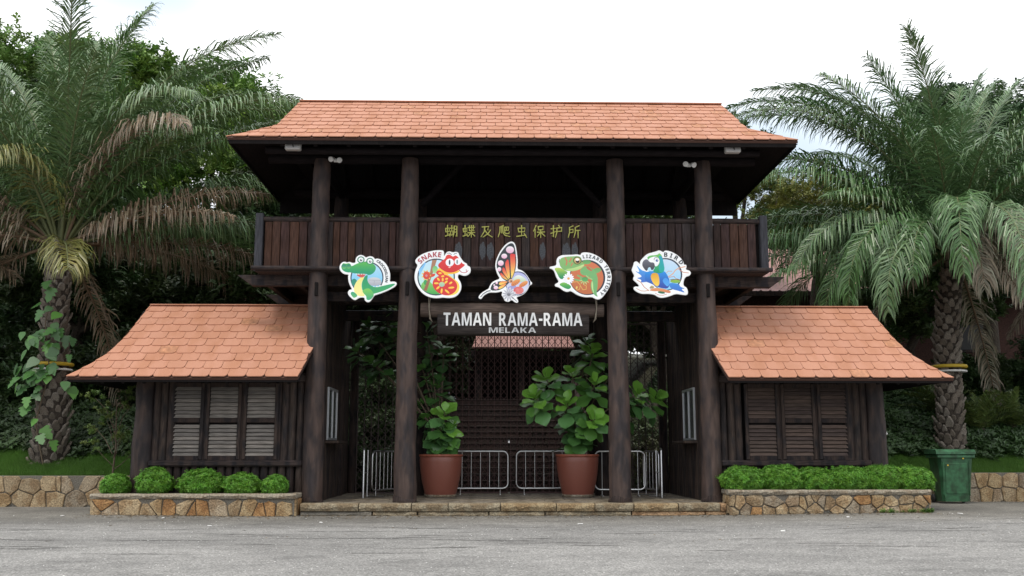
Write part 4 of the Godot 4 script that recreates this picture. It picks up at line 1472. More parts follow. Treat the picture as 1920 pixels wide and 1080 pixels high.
func make_trees():
	cache["sprig0"] = sprig(0.20, 0.095, 9, 1)
	cache["sprig1"] = sprig(0.28, 0.11, 8, 2)
	cache["sprig2"] = sprig(0.13, 0.055, 11, 3)
	cache["tuft"] = sprig(0.10, 0.022, 12, 4, 0.55)
	var g := Color(0.135, 0.25, 0.042)
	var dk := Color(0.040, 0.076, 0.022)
	tree("bright green leafy tree rising above the fronds between the tall palm and the gatehouse roof", Vector3(-10.4, 4.2, -14), [[Vector3(-12.6, 14.0, -14), 2.4], [Vector3(-10.4, 13.4, -14.2), 2.1], [Vector3(-8.7, 12.6, -13.8), 1.7], [Vector3(-13.6, 11.6, -14), 2.4], [Vector3(-10.6, 11.0, -13.4), 2.4], [Vector3(-8.4, 10.6, -13.8), 1.7], [Vector3(-14.6, 14.6, -14.5), 2.0]], 38, 48, 0.95, 0, g, 11, 0.22)
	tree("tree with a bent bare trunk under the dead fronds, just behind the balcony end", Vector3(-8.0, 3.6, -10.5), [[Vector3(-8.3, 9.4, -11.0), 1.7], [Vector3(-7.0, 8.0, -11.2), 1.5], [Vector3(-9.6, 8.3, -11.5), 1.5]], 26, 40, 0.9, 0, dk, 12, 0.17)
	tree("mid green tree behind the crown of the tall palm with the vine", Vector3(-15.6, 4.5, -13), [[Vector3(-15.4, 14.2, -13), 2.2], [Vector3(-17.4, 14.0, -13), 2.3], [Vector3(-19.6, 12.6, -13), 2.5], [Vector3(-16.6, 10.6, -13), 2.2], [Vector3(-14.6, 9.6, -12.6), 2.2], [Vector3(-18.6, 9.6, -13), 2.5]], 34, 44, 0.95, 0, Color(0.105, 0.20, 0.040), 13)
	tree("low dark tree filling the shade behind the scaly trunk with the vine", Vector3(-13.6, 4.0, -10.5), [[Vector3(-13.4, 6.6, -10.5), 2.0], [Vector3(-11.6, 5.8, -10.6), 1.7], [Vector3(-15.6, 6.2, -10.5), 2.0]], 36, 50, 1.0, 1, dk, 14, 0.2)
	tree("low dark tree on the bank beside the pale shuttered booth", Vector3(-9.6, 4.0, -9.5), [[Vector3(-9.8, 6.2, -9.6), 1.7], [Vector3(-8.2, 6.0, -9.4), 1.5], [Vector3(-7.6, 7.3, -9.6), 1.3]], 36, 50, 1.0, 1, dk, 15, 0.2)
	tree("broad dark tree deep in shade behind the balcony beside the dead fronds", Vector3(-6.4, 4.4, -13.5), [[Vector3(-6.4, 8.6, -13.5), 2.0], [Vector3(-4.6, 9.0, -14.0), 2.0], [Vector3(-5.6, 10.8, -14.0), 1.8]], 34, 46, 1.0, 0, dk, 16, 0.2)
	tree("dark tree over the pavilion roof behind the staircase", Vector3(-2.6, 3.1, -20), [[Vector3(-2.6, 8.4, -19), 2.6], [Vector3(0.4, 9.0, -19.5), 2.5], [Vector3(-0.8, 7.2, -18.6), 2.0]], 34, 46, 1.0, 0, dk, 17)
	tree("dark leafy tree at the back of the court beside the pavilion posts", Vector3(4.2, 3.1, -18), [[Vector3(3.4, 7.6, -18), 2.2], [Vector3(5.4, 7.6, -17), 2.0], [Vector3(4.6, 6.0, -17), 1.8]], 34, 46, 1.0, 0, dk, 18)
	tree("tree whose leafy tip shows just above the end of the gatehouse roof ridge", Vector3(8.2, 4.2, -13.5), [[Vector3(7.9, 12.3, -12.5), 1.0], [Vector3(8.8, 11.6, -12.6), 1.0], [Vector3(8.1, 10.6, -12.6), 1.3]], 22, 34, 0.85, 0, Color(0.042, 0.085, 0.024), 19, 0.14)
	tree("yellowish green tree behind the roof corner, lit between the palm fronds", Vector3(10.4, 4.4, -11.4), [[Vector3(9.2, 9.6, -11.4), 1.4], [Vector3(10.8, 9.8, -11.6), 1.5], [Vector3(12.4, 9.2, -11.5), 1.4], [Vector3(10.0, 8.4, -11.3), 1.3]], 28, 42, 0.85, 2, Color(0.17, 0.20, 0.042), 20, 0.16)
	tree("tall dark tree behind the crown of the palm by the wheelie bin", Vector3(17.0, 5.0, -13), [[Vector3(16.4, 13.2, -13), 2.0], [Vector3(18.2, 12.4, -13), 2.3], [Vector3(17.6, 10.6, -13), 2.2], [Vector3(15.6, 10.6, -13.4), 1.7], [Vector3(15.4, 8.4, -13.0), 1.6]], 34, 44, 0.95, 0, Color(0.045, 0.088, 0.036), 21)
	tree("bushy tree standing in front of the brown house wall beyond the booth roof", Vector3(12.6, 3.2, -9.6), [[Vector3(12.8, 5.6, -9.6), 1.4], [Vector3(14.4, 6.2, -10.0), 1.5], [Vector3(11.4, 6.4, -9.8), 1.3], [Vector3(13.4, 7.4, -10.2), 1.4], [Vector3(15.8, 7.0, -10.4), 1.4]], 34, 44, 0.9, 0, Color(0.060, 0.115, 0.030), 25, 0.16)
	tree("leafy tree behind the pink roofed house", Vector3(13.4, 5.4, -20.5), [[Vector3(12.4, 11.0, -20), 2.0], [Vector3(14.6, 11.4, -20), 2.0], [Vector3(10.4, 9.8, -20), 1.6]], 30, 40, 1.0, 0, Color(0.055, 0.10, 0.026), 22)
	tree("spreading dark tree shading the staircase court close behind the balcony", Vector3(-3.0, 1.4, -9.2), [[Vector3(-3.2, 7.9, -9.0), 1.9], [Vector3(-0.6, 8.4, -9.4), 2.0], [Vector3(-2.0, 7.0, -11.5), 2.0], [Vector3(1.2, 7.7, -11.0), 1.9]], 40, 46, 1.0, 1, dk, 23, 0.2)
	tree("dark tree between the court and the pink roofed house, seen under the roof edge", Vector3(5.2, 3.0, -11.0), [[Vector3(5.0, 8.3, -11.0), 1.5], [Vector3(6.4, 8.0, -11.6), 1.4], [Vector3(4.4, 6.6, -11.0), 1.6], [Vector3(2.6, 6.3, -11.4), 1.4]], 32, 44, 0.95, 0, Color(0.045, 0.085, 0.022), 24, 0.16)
	var blobs := []
	var fr := RandomNumberGenerator.new()
	fr.seed = 91
	for k in 64:
		var x := -34.0 + 68.0 * (k % 32) / 31.0 + fr.randf_range(-0.8, 0.8)
		var z := (-17.5 if k < 32 else -27.0) + fr.randf_range(-1.5, 1.5)
		if k < 32 and x > -2.0 and x < 7.5:
			continue
		if k < 32 and x > 5.5 and x < 20.5:
			z -= 6.0
		var gy := ground_h(x, z)
		blobs.append([Vector3(x, gy + fr.randf_range(1.0, 2.0), z), Vector3(1.9, 2.2, 1.5)])
		blobs.append([Vector3(x + 0.8, gy + fr.randf_range(3.0, 4.6), z - 0.5), Vector3(1.9, 2.0, 1.5)])
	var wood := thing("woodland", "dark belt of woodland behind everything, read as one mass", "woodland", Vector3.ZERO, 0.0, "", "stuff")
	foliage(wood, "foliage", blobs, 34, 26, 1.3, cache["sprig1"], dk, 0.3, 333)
	# shrubs
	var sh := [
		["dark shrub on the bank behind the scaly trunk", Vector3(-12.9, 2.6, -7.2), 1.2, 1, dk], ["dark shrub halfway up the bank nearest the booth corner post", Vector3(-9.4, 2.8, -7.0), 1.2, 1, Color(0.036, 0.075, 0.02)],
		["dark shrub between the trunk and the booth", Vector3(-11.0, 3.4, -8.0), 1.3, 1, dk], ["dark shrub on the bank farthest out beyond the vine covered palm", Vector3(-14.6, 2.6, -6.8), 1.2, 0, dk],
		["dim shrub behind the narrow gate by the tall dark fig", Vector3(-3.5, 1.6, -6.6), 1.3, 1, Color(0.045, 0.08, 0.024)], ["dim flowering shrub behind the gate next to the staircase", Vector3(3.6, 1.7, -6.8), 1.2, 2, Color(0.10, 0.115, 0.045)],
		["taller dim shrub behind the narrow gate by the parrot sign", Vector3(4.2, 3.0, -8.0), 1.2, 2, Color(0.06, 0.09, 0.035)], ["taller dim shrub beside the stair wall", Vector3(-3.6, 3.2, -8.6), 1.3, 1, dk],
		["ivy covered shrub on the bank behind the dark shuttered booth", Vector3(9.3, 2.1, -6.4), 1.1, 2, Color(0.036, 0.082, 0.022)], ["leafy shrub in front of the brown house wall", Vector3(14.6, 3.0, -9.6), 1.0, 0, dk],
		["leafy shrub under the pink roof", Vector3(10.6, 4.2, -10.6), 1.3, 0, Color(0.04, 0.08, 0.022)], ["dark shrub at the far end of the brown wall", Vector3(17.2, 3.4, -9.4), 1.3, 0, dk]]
	for q in sh:
		var at: Vector3 = q[1]
		at.y = ground_h(at.x, at.z)
		var t := thing("shrub", q[0], "shrub", at, 0.0, "shrubs on the banks")
		var rr: float = q[2]
		for k in 4:
			put("branch", tube([Vector3.ZERO, Vector3(cos(k * 1.6) * 0.3, rr * 0.5, sin(k * 1.6) * 0.3), Vector3(cos(k * 1.6) * rr * 0.6, rr * 1.2, sin(k * 1.6) * rr * 0.6)], [0.04, 0.03, 0.01], 6), M.twig, t)
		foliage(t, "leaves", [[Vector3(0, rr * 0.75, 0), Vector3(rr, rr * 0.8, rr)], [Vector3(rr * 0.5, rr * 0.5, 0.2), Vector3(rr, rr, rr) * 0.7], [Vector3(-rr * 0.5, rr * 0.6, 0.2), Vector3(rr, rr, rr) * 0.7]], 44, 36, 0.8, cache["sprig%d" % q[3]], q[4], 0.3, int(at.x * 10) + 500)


func make_ground_plants():
	var r := RandomNumberGenerator.new()
	r.seed = 808
	# low leafy cover on the banks
	for side in 2:
		var places := []
		var tints := PackedColorArray()
		for k in 26000:
			var x := r.randf_range(-18.0, -4.9) if side == 0 else r.randf_range(4.9, 19.0)
			var z := -2.5 - 12.0 * pow(r.randf(), 1.35) if side == 0 else -3.9 - 9.0 * pow(r.randf(), 1.3)
			if absf(x) < 8.1 and z > -3.2:
				continue
			var v := 1.0 + 0.45 * patch.get_noise_2d(x * 2.0, z * 2.0) + r.randf_range(-0.25, 0.25)
			var front := smoothstep(-3.3, -3.9, z) if side == 0 else smoothstep(-4.4, -5.0, z)
			if front < r.randf():
				continue
			places.append(Transform3D(Basis().rotated(Vector3.UP, r.randf() * TAU).rotated(Vector3.RIGHT, r.randf_range(0.1, 0.8)).scaled(Vector3.ONE * r.randf_range(0.5, 1.1)), Vector3(x, ground_h(x, z) + r.randf_range(-0.02, 0.10), z)))
			tints.append(Color(0.034 * v, (0.074 if side else 0.066) * v, 0.018 * v))
		var o := scatter("ground_cover", cache["sprig0"], M.leaf, self, places, tints)
		tag(o, "dark ivy like ground cover on the bank behind the %s" % ["tall palm with the vine", "dark shuttered booth"][side], "ground cover", "", "stuff")
	# mown grass on top of the retaining walls
	var blade := PackedVector3Array()
	for k in 9:
		var a := k * 2.4
		var b := Vector3(cos(a) * 0.03, 0, sin(a) * 0.03)
		var w := Vector3(-sin(a), 0, cos(a)) * 0.005
		blade.append_array([b - w, b + w, b * 2.6 + Vector3(0, 0.075 + 0.02 * (k % 3), 0)])
	var arr := []
	arr.resize(Mesh.ARRAY_MAX)
	arr[Mesh.ARRAY_VERTEX] = blade
	var tuft := ArrayMesh.new()
	tuft.add_surface_from_arrays(Mesh.PRIMITIVE_TRIANGLES, arr)
	for side in 2:
		var places := []
		var tints := PackedColorArray()
		for k in 26000:
			var x := r.randf_range(-17.0, -8.1) if side == 0 else r.randf_range(8.2, 18.5)
			var z := r.randf_range(-3.9, -2.36) if side == 0 else r.randf_range(-6.0, -3.76)
			var v := 1.0 + 0.3 * patch.get_noise_2d(x * 3.0, z * 3.0) + r.randf_range(-0.2, 0.25)
			places.append(Transform3D(Basis().rotated(Vector3.UP, r.randf() * TAU).scaled(Vector3.ONE * r.randf_range(0.7, 1.25)), Vector3(x, ground_h(x, z), z)))
			tints.append(Color(0.10 * v, 0.21 * v, 0.036 * v))
		var o := scatter("grass", tuft, M.leaf, self, places, tints)
		tag(o, "short green grass on top of the %s retaining wall" % ["tan", "grey brown"][side], "grass", "", "stuff")


func make_bushes():
	var core := SphereMesh.new()
	core.radius = 1.0
	core.height = 2.0
	core.radial_segments = 20
	core.rings = 12
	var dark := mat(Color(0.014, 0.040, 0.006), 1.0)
	var list := [
		[-8.22, 0.26, 0.22, "small round bush at the end of the planter farthest from the gatehouse"], [-7.42, 0.37, 0.30, "bush against the corner post of the pale shuttered booth"],
		[-6.46, 0.50, 0.28, "widest bush in the separate row, under the first pale shutter"], [-5.62, 0.40, 0.23, "low bush under the middle pale shutter"], [-4.94, 0.25, 0.20, "smallest bush, last before the gatehouse column"],
		[4.80, 0.42, 0.27, "first bush of the unbroken row, beside the gatehouse column"], [5.62, 0.44, 0.29, "second bush from the column in the unbroken row"], [6.32, 0.40, 0.25, "lowest bush in the middle of the unbroken row"], [7.02, 0.42, 0.27, "fourth bush from the column in the unbroken row"], [7.72, 0.45, 0.28, "bush under the booth corner post in the unbroken row"], [8.34, 0.42, 0.27, "last bush of the unbroken row, nearest the wheelie bin"]]
	for q in list:
		var x: float = q[0]
		var r := RandomNumberGenerator.new()
		r.seed = int(x * 100) + 5000
		var rx: float = q[1] * (0.74 if x < 0 else 0.95)
		var ry: float = q[2] * (0.76 if x < 0 else 0.78)
		var rz := 0.34
		var base := 0.46 if x < 0 else 0.53
		var t := thing("clipped_bush", "bright green %s" % q[3], "bush", Vector3(x, base, 0.30 if x < 0 else 0.36), 0.0, "clipped bushes in the planters")
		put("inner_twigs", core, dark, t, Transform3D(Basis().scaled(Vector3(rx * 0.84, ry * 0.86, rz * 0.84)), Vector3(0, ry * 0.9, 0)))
		var places := []
		var tints := PackedColorArray()
		var nn := int(4200 * rx / 0.42)
		for k in nn:
			var d := Vector3(r.randfn(), r.randfn(), r.randfn()).normalized()
			var lump := 1.0 + (0.44 if x < 0 else 0.32) * wob.get_noise_3d(d.x * 2.6 + x * 5.0, d.y * 2.6, d.z * 2.6) + 0.08 * wob.get_noise_3d(d.x * 7.0 + x * 9.0, d.y * 7.0, d.z * 7.0)
			var p := Vector3(d.x * rx, d.y * ry, d.z * rz) * lump * r.randf_range(0.86, 1.0)
			if p.y < -ry * 0.82:
				continue
			if k % 37 == 0 and d.y > 0.1:
				p *= r.randf_range(1.06, 1.22)
			var outv := (Vector3(d.x / rx, d.y / ry, d.z / rz).normalized() + Vector3(r.randf_range(-0.5, 0.5), r.randf_range(0.0, 0.9), r.randf_range(-0.5, 0.5))).normalized()
			var side := outv.cross(Vector3(r.randf() - 0.5, r.randf() - 0.5, r.randf() - 0.5)).normalized()
			places.append(Transform3D(Basis(side, outv, side.cross(outv)).scaled(Vector3.ONE * r.randf_range(0.45, 0.8)), p + Vector3(0, ry * 0.9, 0)))
			var v := r.randf_range(0.72, 1.25) * (1.0 + 0.35 * wob.get_noise_3d(p.x * 9.0, p.y * 9.0, p.z * 9.0 + x))
			tints.append(Color(0.098 * v * r.randf_range(0.85, 1.25), 0.262 * v, 0.020 * v))
		scatter("foliage", cache["tuft"], M.leaf, t, places, tints)


# ---------------------------------------------------------------- fiddle leaf figs in pots

func fig_leaf(sd: int) -> ArrayMesh:
	var r := RandomNumberGenerator.new()
	r.seed = sd
	var st := smooth_st()
	var prof := [0.03, 0.20, 0.24, 0.33, 0.385, 0.36, 0.22, 0.0]
	var grid := []
	var curl := r.randf_range(0.10, 0.28)
	var ph := r.randf() * 6.0
	for i in 8:
		var t := i / 7.0
		var row := []
		for j in 5:
			var u := (j - 2) / 2.0
			var w: float = prof[i] * u
			var z := 0.20 * w * w * 4.0 * 0.5 - curl * t * t + 0.030 * sin(t * 11.0 + ph + u * 2.0) * absf(u) - (0.018 if j == 2 else 0.0)
			row.append(Vector3(w, 0.10 + t * 0.90 + 0.02 * sin(t * 9.0 + ph) * absf(u), z))
		grid.append(row)
	for i in 7:
		for j in 4:
			quad(st, grid[i][j], grid[i][j + 1], grid[i + 1][j + 1], grid[i + 1][j])
	quad(st, Vector3(-0.014, 0, 0.005), Vector3(0.014, 0, 0.005), Vector3(0.014, 0.11, -0.01), Vector3(-0.014, 0.11, -0.01))
	return done(st)


func fig(label: String, base: Vector3, tips: Array, bright: Array, sd: int, size: float):
	var r := RandomNumberGenerator.new()
	r.seed = sd
	var t := thing("fiddle_leaf_fig", label, "potted plant", base, 0.0, "fiddle leaf figs in the pots")
	var trunk := put("stem", tube([Vector3(0, -0.12, 0), Vector3(0.03, 0.25, 0), Vector3(-0.02, 0.55, 0)], [0.035, 0.030, 0.026], 8, 0.1), M.twig, t)
	var fork := Vector3(-0.02, 0.55, 0)
	var idx := 0
	for q in tips:
		var tip: Vector3 = (q as Vector3) - base
		var start := fork if tip.y > 0.75 else Vector3(0.01, maxf(0.02, tip.y * 0.4), 0)
		var midp := start.lerp(tip, 0.55) + Vector3(0, 0.10, 0)
		put("branch", tube([start, midp, tip], [0.022, 0.016, 0.010], 6), M.twig, trunk)
		var axis := ((tip - midp).normalized() + Vector3(0, 0.75, 0.35)).normalized()
		var px := axis.cross(Vector3(0.3, 0.2, 0.9)).normalized()
		var pz := px.cross(axis)
		var n := r.randi_range(11, 15)
		for k in n:
			var f := float(k) / n
			var az := k * 2.39996 + idx
			var tilt := lerpf(0.45, 1.95, pow(f, 0.8)) + r.randf_range(-0.15, 0.15)
			var radial := px * cos(az) + pz * sin(az)
			var d := (axis * cos(tilt) + radial * sin(tilt)).normalized()
			d = (d + Vector3(0, -0.22 * f, 0.12)).normalized()
			var nn := (axis + Vector3(0, 0.5, 0.55))
			nn = (nn - d * nn.dot(d)).normalized()
			var ln := size * lerpf(0.72, 1.15, sqrt(f)) * r.randf_range(0.85, 1.12)
			var on := tip - axis * (f * 0.34)
			var m: Material = M.fig[1]
			if bright.has(idx):
				m = M.fig[2] if f < 0.42 else M.fig[[0, 3][r.randi() % 2]]
			else:
				m = M.fig[[0, 1, 4, 1][r.randi() % 4]]
			var xa := d.cross(nn)
			put("leaf", cache["fig%d" % (r.randi() % 6)], m, t, Transform3D(Basis(xa * ln, d * ln, nn * ln), on))
		idx += 1


func make_figs():
	for k in 6:
		cache["fig%d" % k] = fig_leaf(900 + k)
	fig("fiddle leaf fig with bright broad leaves spreading wide behind the lizard side inner column", Vector3(1.58, 1.18, -2.4), [
		Vector3(0.53, 2.56, -2.0), Vector3(0.81, 3.02, -2.1), Vector3(1.46, 3.15, -2.3), Vector3(1.99, 3.68, -2.5), Vector3(1.99, 2.90, -2.0), Vector3(1.96, 2.05, -1.9), Vector3(1.3, 2.44, -2.0), Vector3(1.6, 1.78, -2.2), Vector3(3.03, 2.66, -2.4), Vector3(3.5, 2.55, -2.5), Vector3(2.9, 2.30, -2.7), Vector3(2.5, 3.2, -2.9), Vector3(1.35, 1.95, -2.5), Vector3(1.9, 4.0, -3.1), Vector3(2.4, 3.9, -3.2), Vector3(1.75, 1.5, -2.5)],
		[0, 1, 2, 3, 4, 5, 6, 8, 9], 41, 0.42)
	fig("tall dark fiddle leaf fig with one bright young shoot, behind the snake side inner column", Vector3(-1.64, 1.14, -2.4), [
		Vector3(-3.5, 4.35, -3.0), Vector3(-3.8, 3.8, -3.1), Vector3(-3.32, 3.44, -2.8), Vector3(-2.9, 4.1, -3.0), Vector3(-3.11, 4.6, -3.2), Vector3(-2.6, 3.3, -3.2), Vector3(-2.07, 4.3, -3.2), Vector3(-1.63, 3.75, -3.0), Vector3(-2.04, 3.33, -3.0), Vector3(-1.74, 2.92, -2.8), Vector3(-2.14, 2.41, -2.7), Vector3(-1.54, 2.22, -2.15), Vector3(-1.66, 1.88, -2.1), Vector3(-1.45, 1.84, -2.2), Vector3(-1.74, 1.5, -2.2), Vector3(-1.52, 1.48, -2.2), Vector3(-1.95, 2.05, -2.6), Vector3(-1.62, 1.30, -2.2), Vector3(-2.3, 3.75, -3.1)],
		[11, 13], 42, 0.40)


# ---------------------------------------------------------------- folding gates

func make_gates():
	var spans := [[-3.9, -2.26, "narrow folding lattice gate behind the potted tall dark fig"], [-2.04, -0.03, "wide folding lattice gate leaf in front of the stairs, beside the tall dark fig"], [0.03, 2.04, "wide folding lattice gate leaf in front of the stairs, behind the bright spreading fig"], [2.26, 3.9, "narrow folding lattice gate in front of the flowering shrub"]]
	for q in spans:
		var x0: float = q[0]
		var x1: float = q[1]
		var w := x1 - x0
		var g := thing("folding_gate", q[2], "gate", Vector3((x0 + x1) * 0.5, 0.26, -4.45), 0.0, "folding lattice gates")
		var mm: Material = M.gate_red if w > 1.8 else M.gate
		for y in [0.02, 4.34]:
			put("rail", box(Vector3(w, 0.04, 0.05), 0.004), mm, g, Transform3D(Basis(), Vector3(0, y, 0)))
		var n := int(w / 0.165)
		var dx := (w - 0.03) / n
		var st := flat_st()
		for i in n + 1:
			var x := -w * 0.5 + 0.015 + dx * i
			put("bar", box(Vector3(0.024, 4.28, 0.020), 0.003), mm, g, Transform3D(Basis(), Vector3(x, 2.18, 0)))
			if i < n:
				for band in [[0.08, 21]]:
					for c in int(band[1]):
						var y: float = band[0] + c * 0.2
						var a := atan2(0.2, dx)
						var l := sqrt(0.04 + dx * dx)
						for s: int in [-1, 1]:
							box_into(st, Vector3(l, 0.014, 0.006), 0.002, Transform3D(Basis().rotated(Vector3.BACK, a * s), Vector3(x + dx * 0.5, y + 0.1, 0.016 * s)))
		put("lattice", done(st), mm, g, Transform3D(), "stuff")
	var lock := thing("padlock", "small steel padlock where the two wide gate leaves meet", "padlock", Vector3(0.0, 1.55, -4.41))
	put("body", box(Vector3(0.055, 0.06, 0.025), 0.006), M.steel, lock)
	put("shackle", tube([Vector3(-0.018, 0.025, 0), Vector3(-0.018, 0.055, 0), Vector3(0, 0.072, 0), Vector3(0.018, 0.055, 0), Vector3(0.018, 0.025, 0)], [0.005, 0.005, 0.005, 0.005, 0.005], 6), M.steel, lock)


# ---------------------------------------------------------------- lettering

func glyph(ch: String, bold: bool) -> TextMesh:
	var key := "glyph%s%s" % [ch, bold]
	if not cache.has(key):
		var f := SystemFont.new()
		f.font_names = PackedStringArray(["Droid Sans"])
		f.font_weight = 700 if bold else 400
		var t := TextMesh.new()
		t.text = ch
		t.font = f
		t.font_size = 96
		t.pixel_size = 0.01
		t.depth = 0.1
		cache[key] = t
	return cache[key]


func word(parent: Node3D, text: String, x0: float, x1: float, y0: float, y1: float, z: float, deep: float, m: Material, space := 0.55):
	# a row of separate raised letters between x0 and x1, from y0 up to y1
	var cap := glyph("M", true).get_aabb().size.y
	var ws := []
	var total := 0.0
	for ch in text:
		var w: float = glyph(ch, true).get_aabb().size.x if ch != " " else cap * space
		ws.append(w)
		total += w
	var gap := 0.13 * cap
	total += gap * (text.length() - 1)
	var sx := (x1 - x0) / total
	var sy := (y1 - y0) / cap
	var x := x0
	for i in text.length():
		if text[i] != " ":
			var g := glyph(text[i], true)
			var bb := g.get_aabb()
			var lift := 0.38 * cap * sy if text[i] == "-" else 0.0
			put("hyphen" if text[i] == "-" else "letter", g, m, parent, Transform3D(Basis().scaled(Vector3(sx, sy, deep / 0.1)), Vector3(x - bb.position.x * sx, y0 + lift - bb.position.y * sy, z + deep * 0.5)))
		x += (ws[i] + gap) * sx


func arc_word(parent: Node3D, text: String, c: Vector2, rad: float, a0: float, a1: float, size: float, z: float, m: Material):
	# letters standing outward on an arc; angles clockwise from straight up, in degrees
	var cap := glyph("M", true).get_aabb().size.y
	var k := size / cap
	var total := 0.0
	var ws := []
	for ch in text:
		var w: float = glyph(ch, true).get_aabb().size.x if ch != " " else cap * 0.55
		ws.append(w)
		total += w
	var room := deg_to_rad(a1 - a0) * rad
	var gap := (room - total * k) / maxf(1.0, text.length() - 1)
	var s := 0.0
	for i in text.length():
		var w: float = ws[i] * k
		var ang := deg_to_rad(a0) + (s + w * 0.5) / rad
		if text[i] != " ":
			var g := glyph(text[i], true)
			var bb := g.get_aabb()
			var b := Basis().rotated(Vector3.BACK, -ang)
			var at := Vector3(c.x + sin(ang) * rad, c.y + cos(ang) * rad, z)
			var ctr := bb.position + bb.size * 0.5
			put("letter", g, m, parent, Transform3D((b * Basis().scaled(Vector3(k * 1.06, k, 0.05))), at - b * Vector3(ctr.x * k * 1.06, ctr.y * k, ctr.z * 0.05)))
		s += w + gap


func make_name_board():
	var n := thing("name_board", "log hung between the inner columns with a wide dark board of raised white capitals", "sign", Vector3(0, 4.15, -0.16))
	put("log", log_mesh(3.98, 0.165, 0.155, 2, 16), M.name_log, n, Transform3D(Basis(Vector3(0, -1, 0), Vector3(1, 0, 0), Vector3(0, 0, 1)), Vector3(-2.0, 0.20, 0.10)))
	var prof := PackedVector2Array()
	for i in 13:
		var a := -PI * 0.5 + PI * i / 12.0
		prof.append(Vector2(0.10 + 0.13 * cos(a), 0.33 * sin(a)))
	prof.append(Vector2(-0.12, 0.33))
	prof.append(Vector2(-0.12, -0.33))
	var st := smooth_st()
	extrude_into(st, prof, 3.28, 0.0, Transform3D(Basis(Vector3(0, 0, 1), Vector3(0, 1, 0), Vector3(-1, 0, 0)), Vector3(1.65, -0.01, 0)), true)
	put("board", done(st), M.name_board, n)
	word(n, "TAMAN RAMA-RAMA", -1.50, 1.50, -0.155, 0.125, 0.225, 0.035, M.letter_white)
	word(n, "MELAKA", -0.52, 0.50, -0.305, -0.190, 0.195, 0.03, M.letter_grey)
	for s: int in [-1, 1]:
		for k in 2:
			var r := thing("rope", "%s thin rope tying up the name log under the %s sign" % [["taut", "looped"][k], ["snake", "lizard"][0 if s < 0 else 1]], "rope", Vector3(s * 1.80, 4.15, -0.06), 0.0, "ropes on the name log")
			put("strand", tube([Vector3(k * 0.05 * s, 0.72, -0.1), Vector3(s * (0.0 + k * 0.03), 0.42, 0.08), Vector3(s * 0.01, 0.20, 0.19), Vector3(-s * 0.02 * k, 0.0, 0.12), Vector3(-s * 0.05, -0.06, 0.03)], [0.011, 0.011, 0.011, 0.011, 0.009], 6), M.rope, r)


